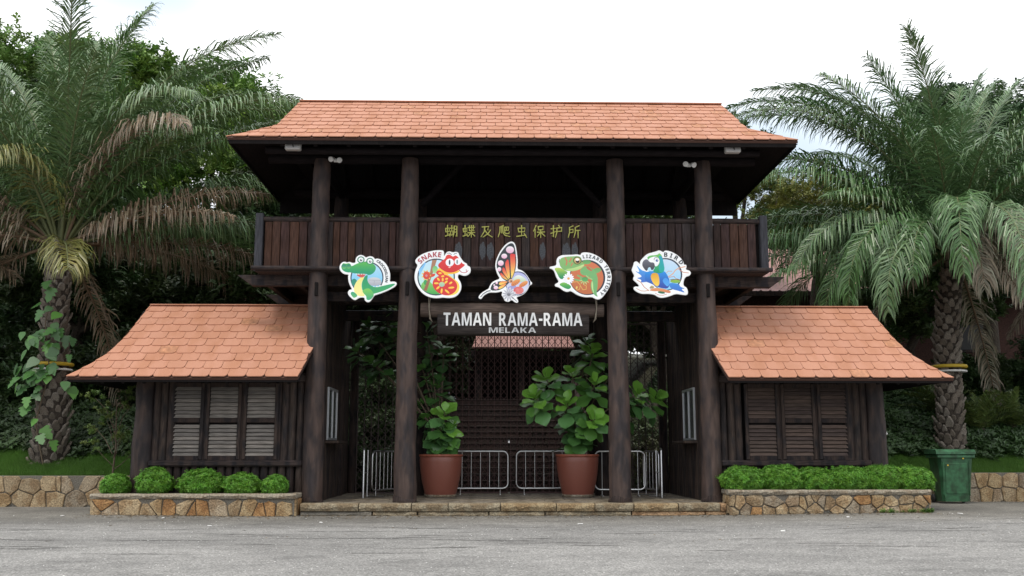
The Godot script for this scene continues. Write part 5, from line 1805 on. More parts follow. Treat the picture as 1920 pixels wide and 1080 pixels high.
# strokes of the eight characters on a 100 x 100 square, y down
func make_lettering():
	var insect := [[4, 30, 5, 58], [4, 31, 34, 28, 33, 54], [5, 56, 33, 54], [19, 6, 19, 84], [2, 90, 38, 80], [32, 72, 40, 92]]
	var chars := [
		insect + [[42, 30, 66, 27], [54, 8, 54, 50], [44, 52, 45, 84], [44, 53, 64, 51, 63, 82], [45, 82, 63, 81], [74, 12, 73, 62, 66, 94], [74, 14, 95, 13, 95, 94, 86, 90], [75, 38, 94, 37], [75, 60, 94, 59]],
		insect + [[42, 24, 98, 21], [54, 8, 55, 48, 92, 46], [70, 6, 70, 38], [86, 6, 86, 38, 70, 39], [42, 64, 98, 61], [70, 52, 70, 98], [66, 66, 44, 92], [74, 66, 98, 90]],
		[[14, 18, 70, 14, 58, 42, 84, 40, 62, 70, 22, 96], [36, 18, 32, 54, 6, 94], [34, 40, 60, 74, 98, 96]],
		[[46, 6, 14, 18], [18, 18, 16, 56, 2, 94], [30, 16, 30, 64], [40, 12, 42, 60, 58, 82, 98, 92], [56, 20, 88, 18, 86, 44], [56, 44, 86, 43], [71, 20, 71, 43], [56, 20, 56, 62, 64, 69, 90, 68, 93, 56]],
		[[22, 26, 26, 56], [22, 27, 78, 24, 74, 54], [26, 55, 74, 53], [50, 4, 50, 84], [10, 90, 84, 80], [72, 68, 92, 98]],
		[[26, 4, 4, 48], [17, 34, 17, 97], [43, 12, 45, 40], [43, 13, 84, 10, 81, 38], [45, 39, 81, 37], [34, 57, 97, 54], [63, 40, 63, 98], [60, 58, 36, 88], [66, 58, 97, 88]],
		[[4, 30, 42, 25], [24, 4, 24, 93, 12, 85], [2, 66, 44, 50], [66, 2, 75, 14], [52, 24, 92, 20, 90, 48, 54, 51], [52, 24, 52, 56, 40, 97]],
		[[42, 6, 14, 18], [13, 18, 12, 58, 2, 95], [13, 36, 42, 33, 40, 57, 13, 59], [92, 4, 60, 18], [60, 17, 59, 58, 48, 95], [60, 43, 98, 40], [82, 42, 82, 99]]]
	var t := thing("gold_lettering", "row of eight olive gold brush style characters fixed across the balcony planks", "lettering", Vector3(0, 6.12, -0.108))
	for i in 8:
		var st := flat_st()
		var cw := 0.285
		var x0 := -1.50 + i * 0.388
		var lay := 0
		for s in chars[i]:
			var pts: Array = []
			for k in range(0, s.size(), 2):
				pts.append(Vector2((s[k] - 50) * 0.01 * cw * 0.95, (50 - s[k + 1]) * 0.01 * cw * 1.02))
			var le := PackedVector2Array()
			var ri := PackedVector2Array()
			var n := pts.size()
			for k in n:
				var d: Vector2 = (pts[mini(k + 1, n - 1)] - pts[maxi(k - 1, 0)]).normalized()
				var wd := 0.0128 * (1.0 if k == 0 else (0.95 if k < n - 1 else 0.62))
				var nn := Vector2(-d.y, d.x) * wd
				var ext := Vector2.ZERO
				if k == 0:
					ext = -d * 0.006
				if k == n - 1:
					ext = d * 0.008
				le.append(pts[k] + nn + ext)
				ri.append(pts[k] - nn + ext)
			for k in n - 1:
				var z := 0.018 + 0.0012 * lay + 0.0004 * k
				var a := le[k]
				var b := ri[k]
				var c := ri[k + 1]
				var e := le[k + 1]
				quad(st, Vector3(b.x, b.y, z), Vector3(c.x, c.y, z), Vector3(e.x, e.y, z), Vector3(a.x, a.y, z))
				quad(st, Vector3(b.x, b.y, 0), Vector3(c.x, c.y, 0), Vector3(c.x, c.y, z), Vector3(b.x, b.y, z))
				quad(st, Vector3(e.x, e.y, 0), Vector3(a.x, a.y, 0), Vector3(a.x, a.y, z), Vector3(e.x, e.y, z))
				quad(st, Vector3(c.x, c.y, 0), Vector3(e.x, e.y, 0), Vector3(e.x, e.y, z), Vector3(c.x, c.y, z))
				quad(st, Vector3(a.x, a.y, 0), Vector3(b.x, b.y, 0), Vector3(b.x, b.y, z), Vector3(a.x, a.y, z))
			lay += 1
		put("character", done(st), M.olive, t, Transform3D(Basis(), Vector3(x0 + cw * 0.5, 0, 0)))


# ---------------------------------------------------------------- cut-out picture signs

const K := 0.40     # print pixels per drawing unit

func fill(im: Image, pts: PackedVector2Array, c0: Color, c1: Color):
	var lo := pts[0].y
	var hi := pts[0].y
	for p in pts:
		lo = minf(lo, p.y)
		hi = maxf(hi, p.y)
	var n := pts.size()
	for y in range(maxi(0, int(lo * K)), mini(im.get_height(), int(hi * K) + 1)):
		var yy := (y + 0.5) / K
		var xs := []
		for i in n:
			var a := pts[i]
			var b := pts[(i + 1) % n]
			if (a.y <= yy) != (b.y <= yy):
				xs.append(a.x + (b.x - a.x) * (yy - a.y) / (b.y - a.y))
		xs.sort()
		var c := c0.lerp(c1, clampf((yy - lo) / maxf(1.0, hi - lo), 0, 1))
		for k in range(0, xs.size() - 1, 2):
			var x0 := int(round(xs[k] * K))
			var x1 := int(round(xs[k + 1] * K))
			if x1 > x0:
				im.fill_rect(Rect2i(x0, y, x1 - x0, 1), c)


func oval(x: float, y: float, rx: float, ry: float, turn := 0.0) -> PackedVector2Array:
	var r := PackedVector2Array()
	for i in 40:
		var a := TAU * i / 40.0
		r.append(Vector2(x, y) + Vector2(cos(a) * rx, sin(a) * ry).rotated(turn))
	return r


func soft(a: Array) -> PackedVector2Array:     # closed outline with rounded corners
	var p := P2(a)
	for turn in 2:
		var q := PackedVector2Array()
		for i in p.size():
			var u := p[i]
			var v := p[(i + 1) % p.size()]
			q.append(u.lerp(v, 0.25))
			q.append(u.lerp(v, 0.75))
		p = q
	return p


func line(im: Image, a: Array, w: float, c: Color):
	for k in range(0, a.size() - 2, 2):
		var u := Vector2(a[k], a[k + 1])
		var v := Vector2(a[k + 2], a[k + 3])
		var n := (v - u).normalized().orthogonal() * w * 0.5
		fill(im, PackedVector2Array([u + n, v + n, v - n, u - n]), c, c)
		fill(im, oval(v.x, v.y, w * 0.5, w * 0.5), c, c)


func rgb(r: int, g: int, b: int) -> Color:
	return Color8(r, g, b)


func picture_sign(label: String, at: Vector3, w: float, h: float, unit: float, outline: PackedVector2Array, im: Image) -> Node3D:
	var t := thing("picture_sign", label, "sign", at, 0.0, "cut-out animal signs along the balcony")
	var poly := PackedVector2Array()
	for p in outline:
		poly.append(Vector2((p.x - w * 0.5) * unit, (h * 0.5 - p.y) * unit))
	put("board", extrude(poly, 0.03, 0.004, true), M.white, t)
	# the print lies 1.5 mm proud of the board, a little inside its edge
	var inner := Geometry2D.offset_polygon(poly, -0.012)
	if inner.size():
		var st := flat_st()
		var ids := Geometry2D.triangulate_polygon(inner[0])
		for k in range(0, ids.size(), 3):
			var v := [inner[0][ids[k]], inner[0][ids[k + 1]], inner[0][ids[k + 2]]]
			if (v[1] - v[0]).cross(v[2] - v[0]) < 0.0:
				v = [v[0], v[2], v[1]]
			for q in [v[0], v[2], v[1]]:
				st.set_uv(Vector2(q.x / unit / w + 0.5, 0.5 - q.y / unit / h))
				st.add_vertex(Vector3(q.x, q.y, 0.0315))
		var m := StandardMaterial3D.new()
		m.albedo_texture = ImageTexture.create_from_image(im)
		m.roughness = 0.45
		put("print", done(st), m, t)
	put("hanger", box(Vector3(0.04, 0.5, 0.03), 0.004), M.dark_wood, t, Transform3D(Basis(), Vector3(0.0, 0.05, -0.018)))
	return t


func canvas(w: float, h: float) -> Image:
	var im := Image.create(int(w * K), int(h * K), false, Image.FORMAT_RGB8)
	im.fill(rgb(243, 245, 247))
	return im


func make_picture_signs():
	var navy := rgb(35, 50, 72)
	# crocodile
	var w := 1221.0
	var h := 1080.0
	var u := 0.01150 / 9.39
	var im := canvas(w, h)
	fill(im, oval(590, 560, 288, 288), navy, navy)
	fill(im, oval(590, 560, 268, 268), rgb(188, 222, 243), rgb(96, 190, 236))
	fill(im, oval(370, 640, 50, 60), rgb(46, 140, 120), rgb(46, 140, 120))
	fill(im, soft([600, 580, 680, 550, 800, 560, 845, 620, 840, 690, 700, 710, 600, 670]), rgb(205, 208, 214), rgb(168, 172, 182))
	line(im, [610, 600, 840, 610], 6, rgb(150, 155, 165))
	line(im, [720, 610, 715, 680], 6, rgb(150, 155, 165))
	fill(im, P2([590, 660, 600, 700, 625, 690, 640, 720, 665, 700, 685, 728, 710, 705, 735, 728, 760, 705, 790, 715, 815, 690, 845, 700, 865, 675, 890, 690, 910, 665, 940, 680, 700, 780]), rgb(240, 244, 240), rgb(240, 244, 240))
	fill(im, soft([540, 540, 610, 500, 590, 600, 640, 690, 740, 735, 860, 705, 1070, 655, 1085, 680, 960, 760, 730, 845, 640, 850, 560, 890, 490, 700]), rgb(36, 150, 110), rgb(70, 170, 100))
	fill(im, soft([500, 545, 550, 545, 500, 640, 500, 740, 535, 830, 570, 890, 440, 885, 380, 825, 362, 740, 400, 640, 450, 580]), rgb(238, 232, 140), rgb(246, 236, 158))
	fill(im, soft([310, 825, 345, 805, 390, 825, 440, 880, 390, 915, 365, 915, 325, 870]), rgb(50, 160, 125), rgb(110, 185, 110))
	fill(im, soft([510, 790, 585, 745, 655, 755, 725, 855, 690, 915, 640, 960, 585, 945, 590, 890, 540, 840]), rgb(130, 200, 90), rgb(60, 165, 120))
	fill(im, soft([400, 500, 575, 490, 540, 545, 490, 560, 430, 535]), rgb(205, 90, 85), rgb(205, 90, 85))
	fill(im, P2([380, 480, 590, 480, 575, 506, 555, 490, 535, 508, 515, 490, 495, 508, 470, 490, 450, 508, 425, 490, 405, 505]), rgb(250, 250, 250), rgb(250, 250, 250))
	fill(im, soft([145, 340, 170, 300, 215, 318, 265, 300, 305, 325, 312, 365, 400, 315, 480, 285, 580, 280, 695, 310, 745, 370, 735, 430, 690, 490, 610, 520, 590, 492, 400, 492, 300, 465, 235, 468, 175, 440, 140, 395]), rgb(96, 184, 84), rgb(26, 146, 116))
	fill(im, oval(185, 365, 45, 40), rgb(24, 116, 110), rgb(120, 190, 110))
	fill(im, oval(268, 362, 38, 38), rgb(24, 116, 110), rgb(120, 190, 110))
	for e in [[477, 243], [635, 268]]:
		fill(im, oval(e[0], e[1], 64, 60), rgb(40, 120, 96), rgb(60, 150, 100))
		fill(im, oval(e[0], e[1], 46, 44), rgb(246, 248, 248), rgb(225, 232, 232))
		fill(im, oval(e[0] + 4, e[1] + 6, 20, 20), rgb(60, 72, 84), rgb(60, 72, 84))
		fill(im, oval(e[0] + 9, e[1] - 2, 8, 8), rgb(255, 255, 255), rgb(255, 255, 255))
	var o := soft([110, 340, 140, 295, 190, 272, 235, 292, 280, 275, 330, 300, 385, 295, 380, 230, 410, 175, 470, 150, 530, 170, 565, 205, 600, 182, 650, 174, 700, 195, 720, 232, 760, 215, 835, 238, 905, 295, 960, 380, 990, 470, 995, 560, 985, 632, 1060, 622, 1112, 645, 1105, 695, 1040, 745, 920, 805, 790, 855, 725, 870, 690, 935, 645, 992, 590, 990, 555, 950, 555, 910, 470, 910, 430, 940, 385, 962, 330, 925, 275, 870, 260, 815, 290, 772, 340, 766, 295, 700, 265, 610, 260, 530, 270, 505, 210, 505, 150, 475, 105, 410])
	var t := picture_sign("cut-out crocodile sign, a green cartoon crocodile over a blue disc, next to the outer column", Vector3(-3.10, 5.00, 0.40), w, h, u, o, im)
	arc_word(t, "CROCODILIAN", Vector2((590 - w / 2) * u, (h / 2 - 560) * u), 345 * u, 29, 103, 45 * u, 0.0345, M.ink)
	# snake
	w = 1178.0
	h = 1080.0
	u = 0.01150 / 9.82
	im = canvas(w, h)
	fill(im, oval(470, 605, 342, 342), navy, navy)
	fill(im, oval(470, 605, 320, 320), rgb(196, 226, 246), rgb(186, 228, 214))
	fill(im, P2([150, 480, 260, 330, 280, 350, 180, 560, 160, 600]), rgb(120, 185, 235), rgb(150, 205, 240))
	fill(im, soft([180, 800, 230, 690, 330, 660, 420, 760, 520, 820, 560, 920, 420, 930, 280, 880]), rgb(150, 205, 110), rgb(70, 165, 80))
	fill(im, soft([230, 690, 290, 640, 330, 720, 270, 770]), rgb(60, 160, 90), rgb(60, 160, 90))
	fill(im, P2([395, 290, 480, 285, 400, 560, 300, 870, 245, 845, 350, 560]), rgb(172, 128, 100), rgb(150, 100, 76))
	fill(im, oval(450, 470, 50, 70), rgb(110, 190, 120), rgb(170, 215, 150))
	for k in 9:
		var a := k * TAU / 9.0
		fill(im, oval(292 + cos(a) * 68, 575 + sin(a) * 78, 22, 12, a), rgb(246, 200, 70), rgb(246, 200, 70))
	fill(im, oval(295, 575, 64, 74), rgb(222, 84, 60), rgb(205, 66, 56))
	fill(im, oval(292, 580, 22, 22), rgb(200, 140, 150), rgb(200, 140, 150))
	fill(im, oval(410, 575, 46, 26, -0.5), rgb(214, 78, 58), rgb(214, 78, 58))
	fill(im, soft([520, 430, 640, 520, 780, 630, 870, 690, 905, 790, 870, 900, 760, 950, 600, 945, 620, 640, 540, 560, 470, 500]), rgb(246, 200, 76), rgb(250, 216, 96))
	fill(im, soft([400, 720, 430, 640, 520, 580, 640, 555, 760, 630, 840, 700, 862, 790, 820, 880, 730, 940, 620, 946, 500, 895, 425, 810]), rgb(222, 62, 58), rgb(206, 48, 52))
	fill(im, soft([460, 510, 530, 470, 640, 560, 560, 610, 480, 560]), rgb(222, 66, 58), rgb(222, 66, 58))
	for q in [[475, 722, 0.0, 44], [512, 650, 0.9, 36], [590, 655, 1.6, 32], [650, 700, 2.4, 36], [660, 640, -0.4, 28], [735, 715, -0.6, 34], [748, 802, -0.1, 56], [672, 872, 0.7, 54], [572, 862, 1.7, 48], [505, 805, 2.4, 40], [590, 592, -0.2, 30], [540, 535, 0.0, 32]]:
		fill(im, oval(q[0], q[1], q[3], 18, q[2]), rgb(250, 214, 92), rgb(244, 190, 62))
	fill(im, oval(575, 742, 52, 46), rgb(196, 214, 160), rgb(150, 190, 180))
	fill(im, soft([500, 420, 600, 480, 700, 520, 800, 512, 900, 470, 890, 515, 770, 555, 620, 545, 530, 480]), rgb(250, 206, 84), rgb(246, 190, 66))
	fill(im, soft([488, 390, 560, 310, 630, 270, 645, 205, 710, 180, 772, 235, 822, 195, 880, 250, 935, 350, 1000, 375, 965, 412, 870, 485, 760, 526, 655, 518, 550, 455]), rgb(226, 66, 60), rgb(205, 44, 50))
	fill(im, oval(715, 335, 76, 72), rgb(250, 250, 252), rgb(240, 240, 246))
	fill(im, oval(862, 318, 62, 62), rgb(250, 250, 252), rgb(240, 240, 246))
	fill(im, oval(712, 332, 15, 48), rgb(50, 60, 74), rgb(50, 60, 74))
	fill(im, oval(850, 322, 13, 42), rgb(90, 130, 130), rgb(90, 130, 130))
	fill(im, oval(712, 424, 22, 13, -0.4), rgb(250, 190, 180), rgb(250, 190, 180))
	line(im, [665, 165, 710, 160, 745, 190], 9, rgb(40, 56, 70))
	line(im, [785, 190, 810, 165, 840, 162], 9, rgb(40, 56, 70))
	line(im, [885, 470, 930, 515, 980, 527, 1025, 512, 1052, 485], 11, rgb(186, 60, 74))
	line(im, [1025, 512, 1015, 465], 9, rgb(186, 60, 74))
	o = soft([80, 290, 150, 215, 260, 155, 400, 115, 530, 102, 600, 112, 612, 165, 608, 225, 650, 145, 705, 122, 770, 148, 820, 130, 875, 148, 890, 205, 945, 290, 980, 332, 1028, 350, 1040, 395, 1082, 405, 1105, 460, 1090, 535, 1022, 582, 950, 580, 900, 555, 868, 565, 868, 630, 920, 700, 936, 790, 910, 885, 840, 965, 740, 996, 640, 990, 590, 985, 470, 1002, 345, 980, 225, 915, 132, 800, 82, 690, 72, 570, 95, 460, 132, 390, 90, 345])
	t = picture_sign("cut-out snake sign, a red cartoon snake coiled on a jungle disc, on the inner column", Vector3(-1.51, 5.07, 0.42), w, h, u, o, im)
	arc_word(t, "SNAKE", Vector2((470 - w / 2) * u, (h / 2 - 605) * u), 418 * u, -49, 12, 92 * u, 0.0345, M.ink_red)
	# butterfly
	w = 960.0
	h = 1080.0
	u = 0.01150 / 8.0
	im = canvas(w, h)
	fill(im, oval(645, 725, 186, 182), rgb(70, 76, 110), rgb(70, 76, 110))
	fill(im, oval(640, 725, 170, 168), rgb(176, 180, 226), rgb(222, 226, 236))
	fill(im, soft([560, 660, 640, 590, 720, 620, 790, 690, 700, 700, 600, 720]), rgb(236, 240, 236), rgb(180, 205, 170))
	fill(im, soft([470, 800, 560, 750, 640, 760, 560, 860, 480, 850]), rgb(150, 152, 206), rgb(170, 170, 214))
	fill(im, oval(655, 830, 76, 56), rgb(222, 110, 110), rgb(206, 84, 92))
	for k in 6:
		line(im, [620 + k * 20, 800, 615 + k * 18, 880], 5, rgb(240, 180, 170))
	fill(im, oval(612, 712, 78, 36, -0.6), rgb(232, 160, 96), rgb(206, 120, 70))
	fill(im, oval(728, 735, 74, 32, -0.55), rgb(232, 160, 96), rgb(206, 120, 70))
	for k in 4:
		line(im, [570 + k * 26, 735 - k * 16, 590 + k * 26, 755 - k * 16], 5, rgb(170, 90, 56))
		line(im, [690 + k * 24, 758 - k * 14, 704 + k * 24, 775 - k * 14], 5, rgb(170, 90, 56))
	var wing := rgb(46, 56, 62)
	fill(im, soft([545, 108, 585, 130, 605, 200, 618, 310, 625, 400, 610, 530, 560, 660, 500, 700, 420, 660, 372, 590, 335, 510, 325, 430, 350, 340, 405, 235, 480, 145]), wing, wing)
	fill(im, soft([400, 690, 500, 690, 520, 710, 470, 760, 420, 805, 330, 838, 230, 832, 255, 745, 310, 705]), wing, wing)
	line(im, [240, 835, 190, 845, 130, 885, 92, 930], 12, wing)
	var red := rgb(222, 58, 62)
	var yel := rgb(250, 226, 110)
	for q in [[540, 560, 615, 300, 600, 280, 530, 270, 530, 330, 545, 660, 560, 640, 610, 500], [455, 400, 500, 350, 515, 420, 530, 660, 505, 640, 460, 500], [410, 500, 435, 478, 460, 520, 522, 680, 480, 640, 420, 560], [376, 575, 400, 560, 510, 688, 450, 660, 395, 625]]:
		fill(im, soft(q), red, yel)
	fill(im, soft([545, 655, 535, 330, 560, 275, 598, 285, 612, 400, 600, 520]), red, yel)
	fill(im, soft([360, 720, 400, 690, 510, 695, 440, 735, 370, 755]), rgb(240, 140, 80), yel)
	fill(im, soft([352, 790, 390, 755, 490, 715, 430, 790, 360, 815]), rgb(240, 130, 80), yel)
	for q in [[528, 215, 60, 54], [442, 312, 44, 38], [390, 418, 44, 42], [368, 512, 30, 32], [330, 718, 18, 20], [293, 752, 14, 14], [318, 790, 34, 28]]:
		fill(im, oval(q[0], q[1], q[2], q[3]), rgb(244, 240, 244), rgb(236, 176, 206))
	fill(im, oval(540, 690, 34, 30), rgb(236, 190, 150), rgb(210, 140, 100))
	fill(im, oval(545, 690, 13, 10), rgb(60, 40, 40), rgb(60, 40, 40))
	for k in 12:
		var a := k * TAU / 12.0 + 0.2
		fill(im, oval(510 + cos(a) * 58, 890 + sin(a) * 58, 50, 15, a), rgb(226, 226, 232), rgb(180, 182, 192))
		line(im, [510 + cos(a) * 25, 890 + sin(a) * 25, 510 + cos(a) * 85, 890 + sin(a) * 85], 4, rgb(110, 114, 122))
	fill(im, oval(510, 890, 26, 24), rgb(150, 150, 160), rgb(90, 92, 100))
	line(im, [560, 935, 630, 995], 10, rgb(90, 96, 100))
	o = soft([545, 82, 596, 104, 622, 180, 636, 300, 646, 400, 636, 512, 695, 520, 755, 566, 806, 636, 830, 688, 862, 714, 852, 745, 820, 750, 800, 805, 755, 870, 692, 912, 625, 932, 630, 950, 656, 990, 640, 1022, 600, 1012, 550, 968, 510, 1008, 448, 992, 436, 948, 398, 902, 414, 862, 402, 846, 330, 866, 225, 862, 174, 886, 134, 915, 102, 966, 66, 956, 58, 925, 106, 865, 178, 824, 210, 806, 236, 738, 286, 686, 382, 658, 344, 600, 314, 520, 304, 440, 329, 340, 384, 226, 466, 124])
	picture_sign("cut-out butterfly sign, a tall red and yellow wing over a lilac disc", Vector3(-0.14, 5.13, 0.40), w, h, u, o, im)
	# lizard
	w = 1276.0
	h = 1080.0
	u = 0.01150 / 9.815
	im = canvas(w, h)
	fill(im, oval(745, 560, 328, 328), rgb(38, 44, 58), rgb(38, 44, 58))
	fill(im, oval(735, 565, 306, 306), rgb(212, 120, 82), rgb(186, 106, 66))
	line(im, [470, 650, 560, 640, 615, 700, 600, 780, 540, 800], 9, rgb(222, 190, 100))
	line(im, [620, 720, 660, 790, 720, 780, 725, 720, 690, 700], 9, rgb(222, 190, 100))
	fill(im, oval(548, 750, 16, 28, 0.3), rgb(222, 200, 110), rgb(222, 200, 110))
	fill(im, soft([650, 255, 720, 230, 790, 240, 830, 280, 760, 320, 680, 310]), rgb(90, 150, 90), rgb(120, 180, 110))
	fill(im, soft([830, 430, 900, 380, 980, 380, 1010, 430, 950, 470, 900, 490]), rgb(110, 165, 100), rgb(120, 175, 110))
	fill(im, soft([600, 430, 700, 340, 800, 370, 890, 440, 940, 560, 930, 740, 905, 860, 940, 925, 870, 890, 815, 800, 800, 690, 840, 600, 760, 530, 640, 520]), rgb(120, 178, 112), rgb(110, 172, 112))
	fill(im, soft([830, 610, 815, 690, 830, 790, 870, 880, 850, 780, 850, 680]), rgb(190, 220, 150), rgb(190, 220, 150))
	fill(im, soft([720, 350, 780, 370, 850, 440, 800, 440, 740, 400]), rgb(190, 100, 74), rgb(190, 110, 84))
	line(im, [560, 520, 640, 560, 610, 620, 520, 600], 30, rgb(120, 178, 112))
	line(im, [720, 520, 770, 570, 830, 595], 22, rgb(150, 200, 130))
	for k in 5:
		var a := 0.5 + k * 0.62
		line(im, [690, 610, 690 + cos(a) * 85, 610 + sin(a) * 80], 16, rgb(176, 214, 140))
	fill(im, oval(700, 595, 58, 44), rgb(80, 150, 90), rgb(100, 170, 100))
	fill(im, soft([130, 388, 250, 378, 330, 430, 400, 470, 310, 600, 235, 585, 190, 480]), rgb(190, 210, 90), rgb(20, 130, 90))
	fill(im, soft([215, 690, 330, 640, 450, 720, 440, 760, 390, 785, 300, 745]), rgb(130, 190, 80), rgb(30, 140, 84))
	fill(im, soft([232, 290, 255, 205, 350, 175, 500, 168, 590, 160, 645, 205, 645, 285, 700, 310, 685, 355, 580, 425, 430, 448, 325, 432, 255, 370]), rgb(140, 184, 112), rgb(124, 178, 108))
	fill(im, soft([330, 410, 480, 390, 600, 350, 690, 310, 690, 350, 580, 430, 420, 452]), rgb(196, 222, 150), rgb(170, 208, 130))
	line(im, [340, 190, 375, 260, 360, 330], 24, rgb(200, 120, 90))
	line(im, [460, 200, 420, 270], 24, rgb(200, 120, 90))
	line(im, [480, 290, 450, 345], 20, rgb(200, 120, 90))
	fill(im, oval(565, 248, 78, 74), rgb(70, 96, 50), rgb(90, 110, 60))
	fill(im, oval(565, 248, 60, 56), rgb(214, 190, 140), rgb(196, 160, 100))
	fill(im, oval(570, 265, 34, 28), rgb(46, 44, 36), rgb(46, 44, 36))
	fill(im, oval(566, 228, 34, 24), rgb(252, 252, 248), rgb(252, 252, 248))
	line(im, [240, 220, 232, 260, 240, 285], 9, rgb(50, 60, 50))
	for k in 14:
		var a := k * TAU / 14.0
		fill(im, oval(400 + cos(a) * 62, 582 + sin(a) * 62, 42, 17, a), rgb(250, 250, 254), rgb(232, 232, 246))
	fill(im, oval(400, 582, 24, 22), rgb(236, 180, 90), rgb(220, 150, 70))
	o = soft([640, 100, 720, 88, 832, 106, 955, 166, 1066, 254, 1148, 366, 1194, 500, 1190, 622, 1148, 745, 1078, 856, 996, 952, 930, 974, 866, 948, 828, 922, 700, 932, 556, 892, 438, 806, 380, 836, 305, 812, 226, 746, 156, 732, 142, 690, 232, 646, 172, 560, 142, 450, 104, 410, 52, 398, 58, 360, 184, 344, 178, 250, 204, 184, 278, 146, 350, 142, 480, 138, 560, 128, 628, 146])
	t = picture_sign("cut-out lizard sign, a green lizard with a daisy on an orange disc", Vector3(1.46, 5.02, 0.42), w, h, u, o, im)
	arc_word(t, "LIZARD TERRITORY", Vector2((750 - w / 2) * u, (h / 2 - 560) * u), 392 * u, -12, 143, 62 * u, 0.0345, M.ink)
	# parrot
	w = 1286.0
	h = 1080.0
	u = 0.01150 / 10.288
	im = canvas(w, h)
	fill(im, oval(712, 580, 318, 318), rgb(34, 48, 70), rgb(34, 48, 70))
	fill(im, oval(704, 584, 298, 298), rgb(206, 224, 242), rgb(140, 206, 244))
	line(im, [720, 560, 760, 520, 830, 520], 10, rgb(206, 140, 110))
	line(im, [760, 630, 850, 570, 900, 500, 970, 455, 1090, 430], 16, rgb(226, 160, 120))
	line(im, [960, 480, 1050, 540, 1150, 552], 12, rgb(206, 130, 96))
	line(im, [770, 640, 870, 620, 900, 660, 1000, 690], 9, rgb(196, 110, 84))
	fill(im, oval(890, 690, 100, 16), rgb(120, 96, 40), rgb(120, 96, 40))
	fill(im, oval(895, 720, 100, 30), rgb(150, 190, 80), rgb(120, 170, 70))
	fill(im, soft([140, 380, 235, 500, 335, 530, 420, 560, 400, 720, 300, 735, 220, 745, 250, 690, 140, 655, 235, 640, 250, 610, 100, 505, 225, 560]), rgb(80, 170, 236), rgb(60, 110, 200))
	fill(im, soft([330, 535, 440, 520, 680, 500, 745, 600, 785, 700, 770, 830, 720, 865, 560, 835, 420, 760, 310, 720, 300, 610]), rgb(36, 150, 230), rgb(52, 70, 160))
	fill(im, soft([640, 700, 700, 640, 760, 680, 785, 760, 740, 830, 680, 770]), rgb(70, 150, 230), rgb(90, 170, 236))
	fill(im, soft([760, 735, 980, 775, 970, 815, 1090, 865, 990, 860, 1090, 945, 960, 905, 790, 860]), rgb(60, 140, 220), rgb(60, 110, 200))
	fill(im, soft([345, 275, 400, 215, 560, 205, 600, 160, 650, 225, 668, 320, 700, 530, 570, 570, 450, 530, 530, 430]), rgb(120, 196, 96), rgb(20, 150, 110))
	fill(im, soft([575, 215, 650, 225, 672, 330, 700, 520, 600, 560, 570, 440, 620, 320]), rgb(40, 160, 190), rgb(30, 170, 150))
	fill(im, soft([375, 280, 480, 232, 565, 242, 605, 310, 580, 400, 510, 440, 495, 360, 400, 355]), rgb(250, 250, 252), rgb(240, 242, 246))
	fill(im, soft([255, 400, 285, 310, 365, 278, 405, 350, 498, 350, 505, 440, 470, 495, 430, 500, 430, 450, 380, 440, 350, 530, 300, 480]), rgb(110, 112, 124), rgb(54, 56, 66))
	fill(im, soft([350, 520, 385, 440, 430, 460, 430, 515]), rgb(180, 224, 246), rgb(180, 224, 246))
	fill(im, oval(530, 292, 48, 50), rgb(236, 238, 242), rgb(236, 238, 242))
	line(im, [492, 300, 500, 265, 530, 252, 560, 262], 8, rgb(90, 100, 120))
	fill(im, oval(550, 312, 24, 24), rgb(40, 80, 150), rgb(40, 80, 150))
	fill(im, oval(556, 304, 8, 8), rgb(255, 255, 255), rgb(255, 255, 255))
	fill(im, soft([415, 610, 460, 550, 560, 560, 585, 650, 590, 760, 560, 815, 510, 810, 440, 720]), rgb(222, 160, 50), rgb(250, 210, 90))
	line(im, [150, 690, 230, 740, 290, 830, 380, 900], 12, rgb(196, 120, 84))
	line(im, [140, 860, 230, 905, 300, 910, 380, 890], 12, rgb(206, 150, 120))
	fill(im, soft([370, 890, 500, 840, 650, 855, 820, 915, 770, 955, 600, 905, 470, 915]), rgb(226, 160, 110), rgb(206, 120, 80))
	fill(im, soft([380, 860, 430, 790, 500, 830, 450, 860]), rgb(196, 180, 140), rgb(150, 130, 90))
	fill(im, oval(620, 935, 70, 22, 0.15), rgb(60, 120, 80), rgb(40, 96, 70))
	line(im, [500, 950, 570, 985, 650, 990, 720, 965], 9, rgb(196, 110, 84))
	o = soft([92, 400, 102, 348, 150, 320, 205, 365, 222, 385, 222, 318, 304, 234, 366, 178, 500, 142, 556, 124, 600, 106, 656, 134, 675, 148, 708, 110, 802, 122, 924, 182, 1018, 264, 1068, 340, 1068, 392, 1116, 388, 1122, 440, 1100, 484, 1176, 504, 1206, 555, 1176, 608, 1096, 628, 1056, 704, 1048, 806, 1114, 834, 1138, 930, 1116, 988, 1020, 982, 900, 958, 782, 1008, 640, 1045, 556, 1028, 476, 972, 350, 962, 238, 968, 124, 916, 78, 860, 106, 818, 210, 822, 142, 744, 78, 692, 88, 636, 112, 616, 52, 510, 68, 462])
	t = picture_sign("cut-out parrot sign, a blue parrot with a yellow belly on a branch", Vector3(3.20, 5.12, 0.40), w, h, u, o, im)
	arc_word(t, "BIRD", Vector2((712 - w / 2) * u, (h / 2 - 580) * u), 384 * u, -3, 57, 84 * u, 0.0345, M.ink)


# ---------------------------------------------------------------- pots, barriers, bin, fittings

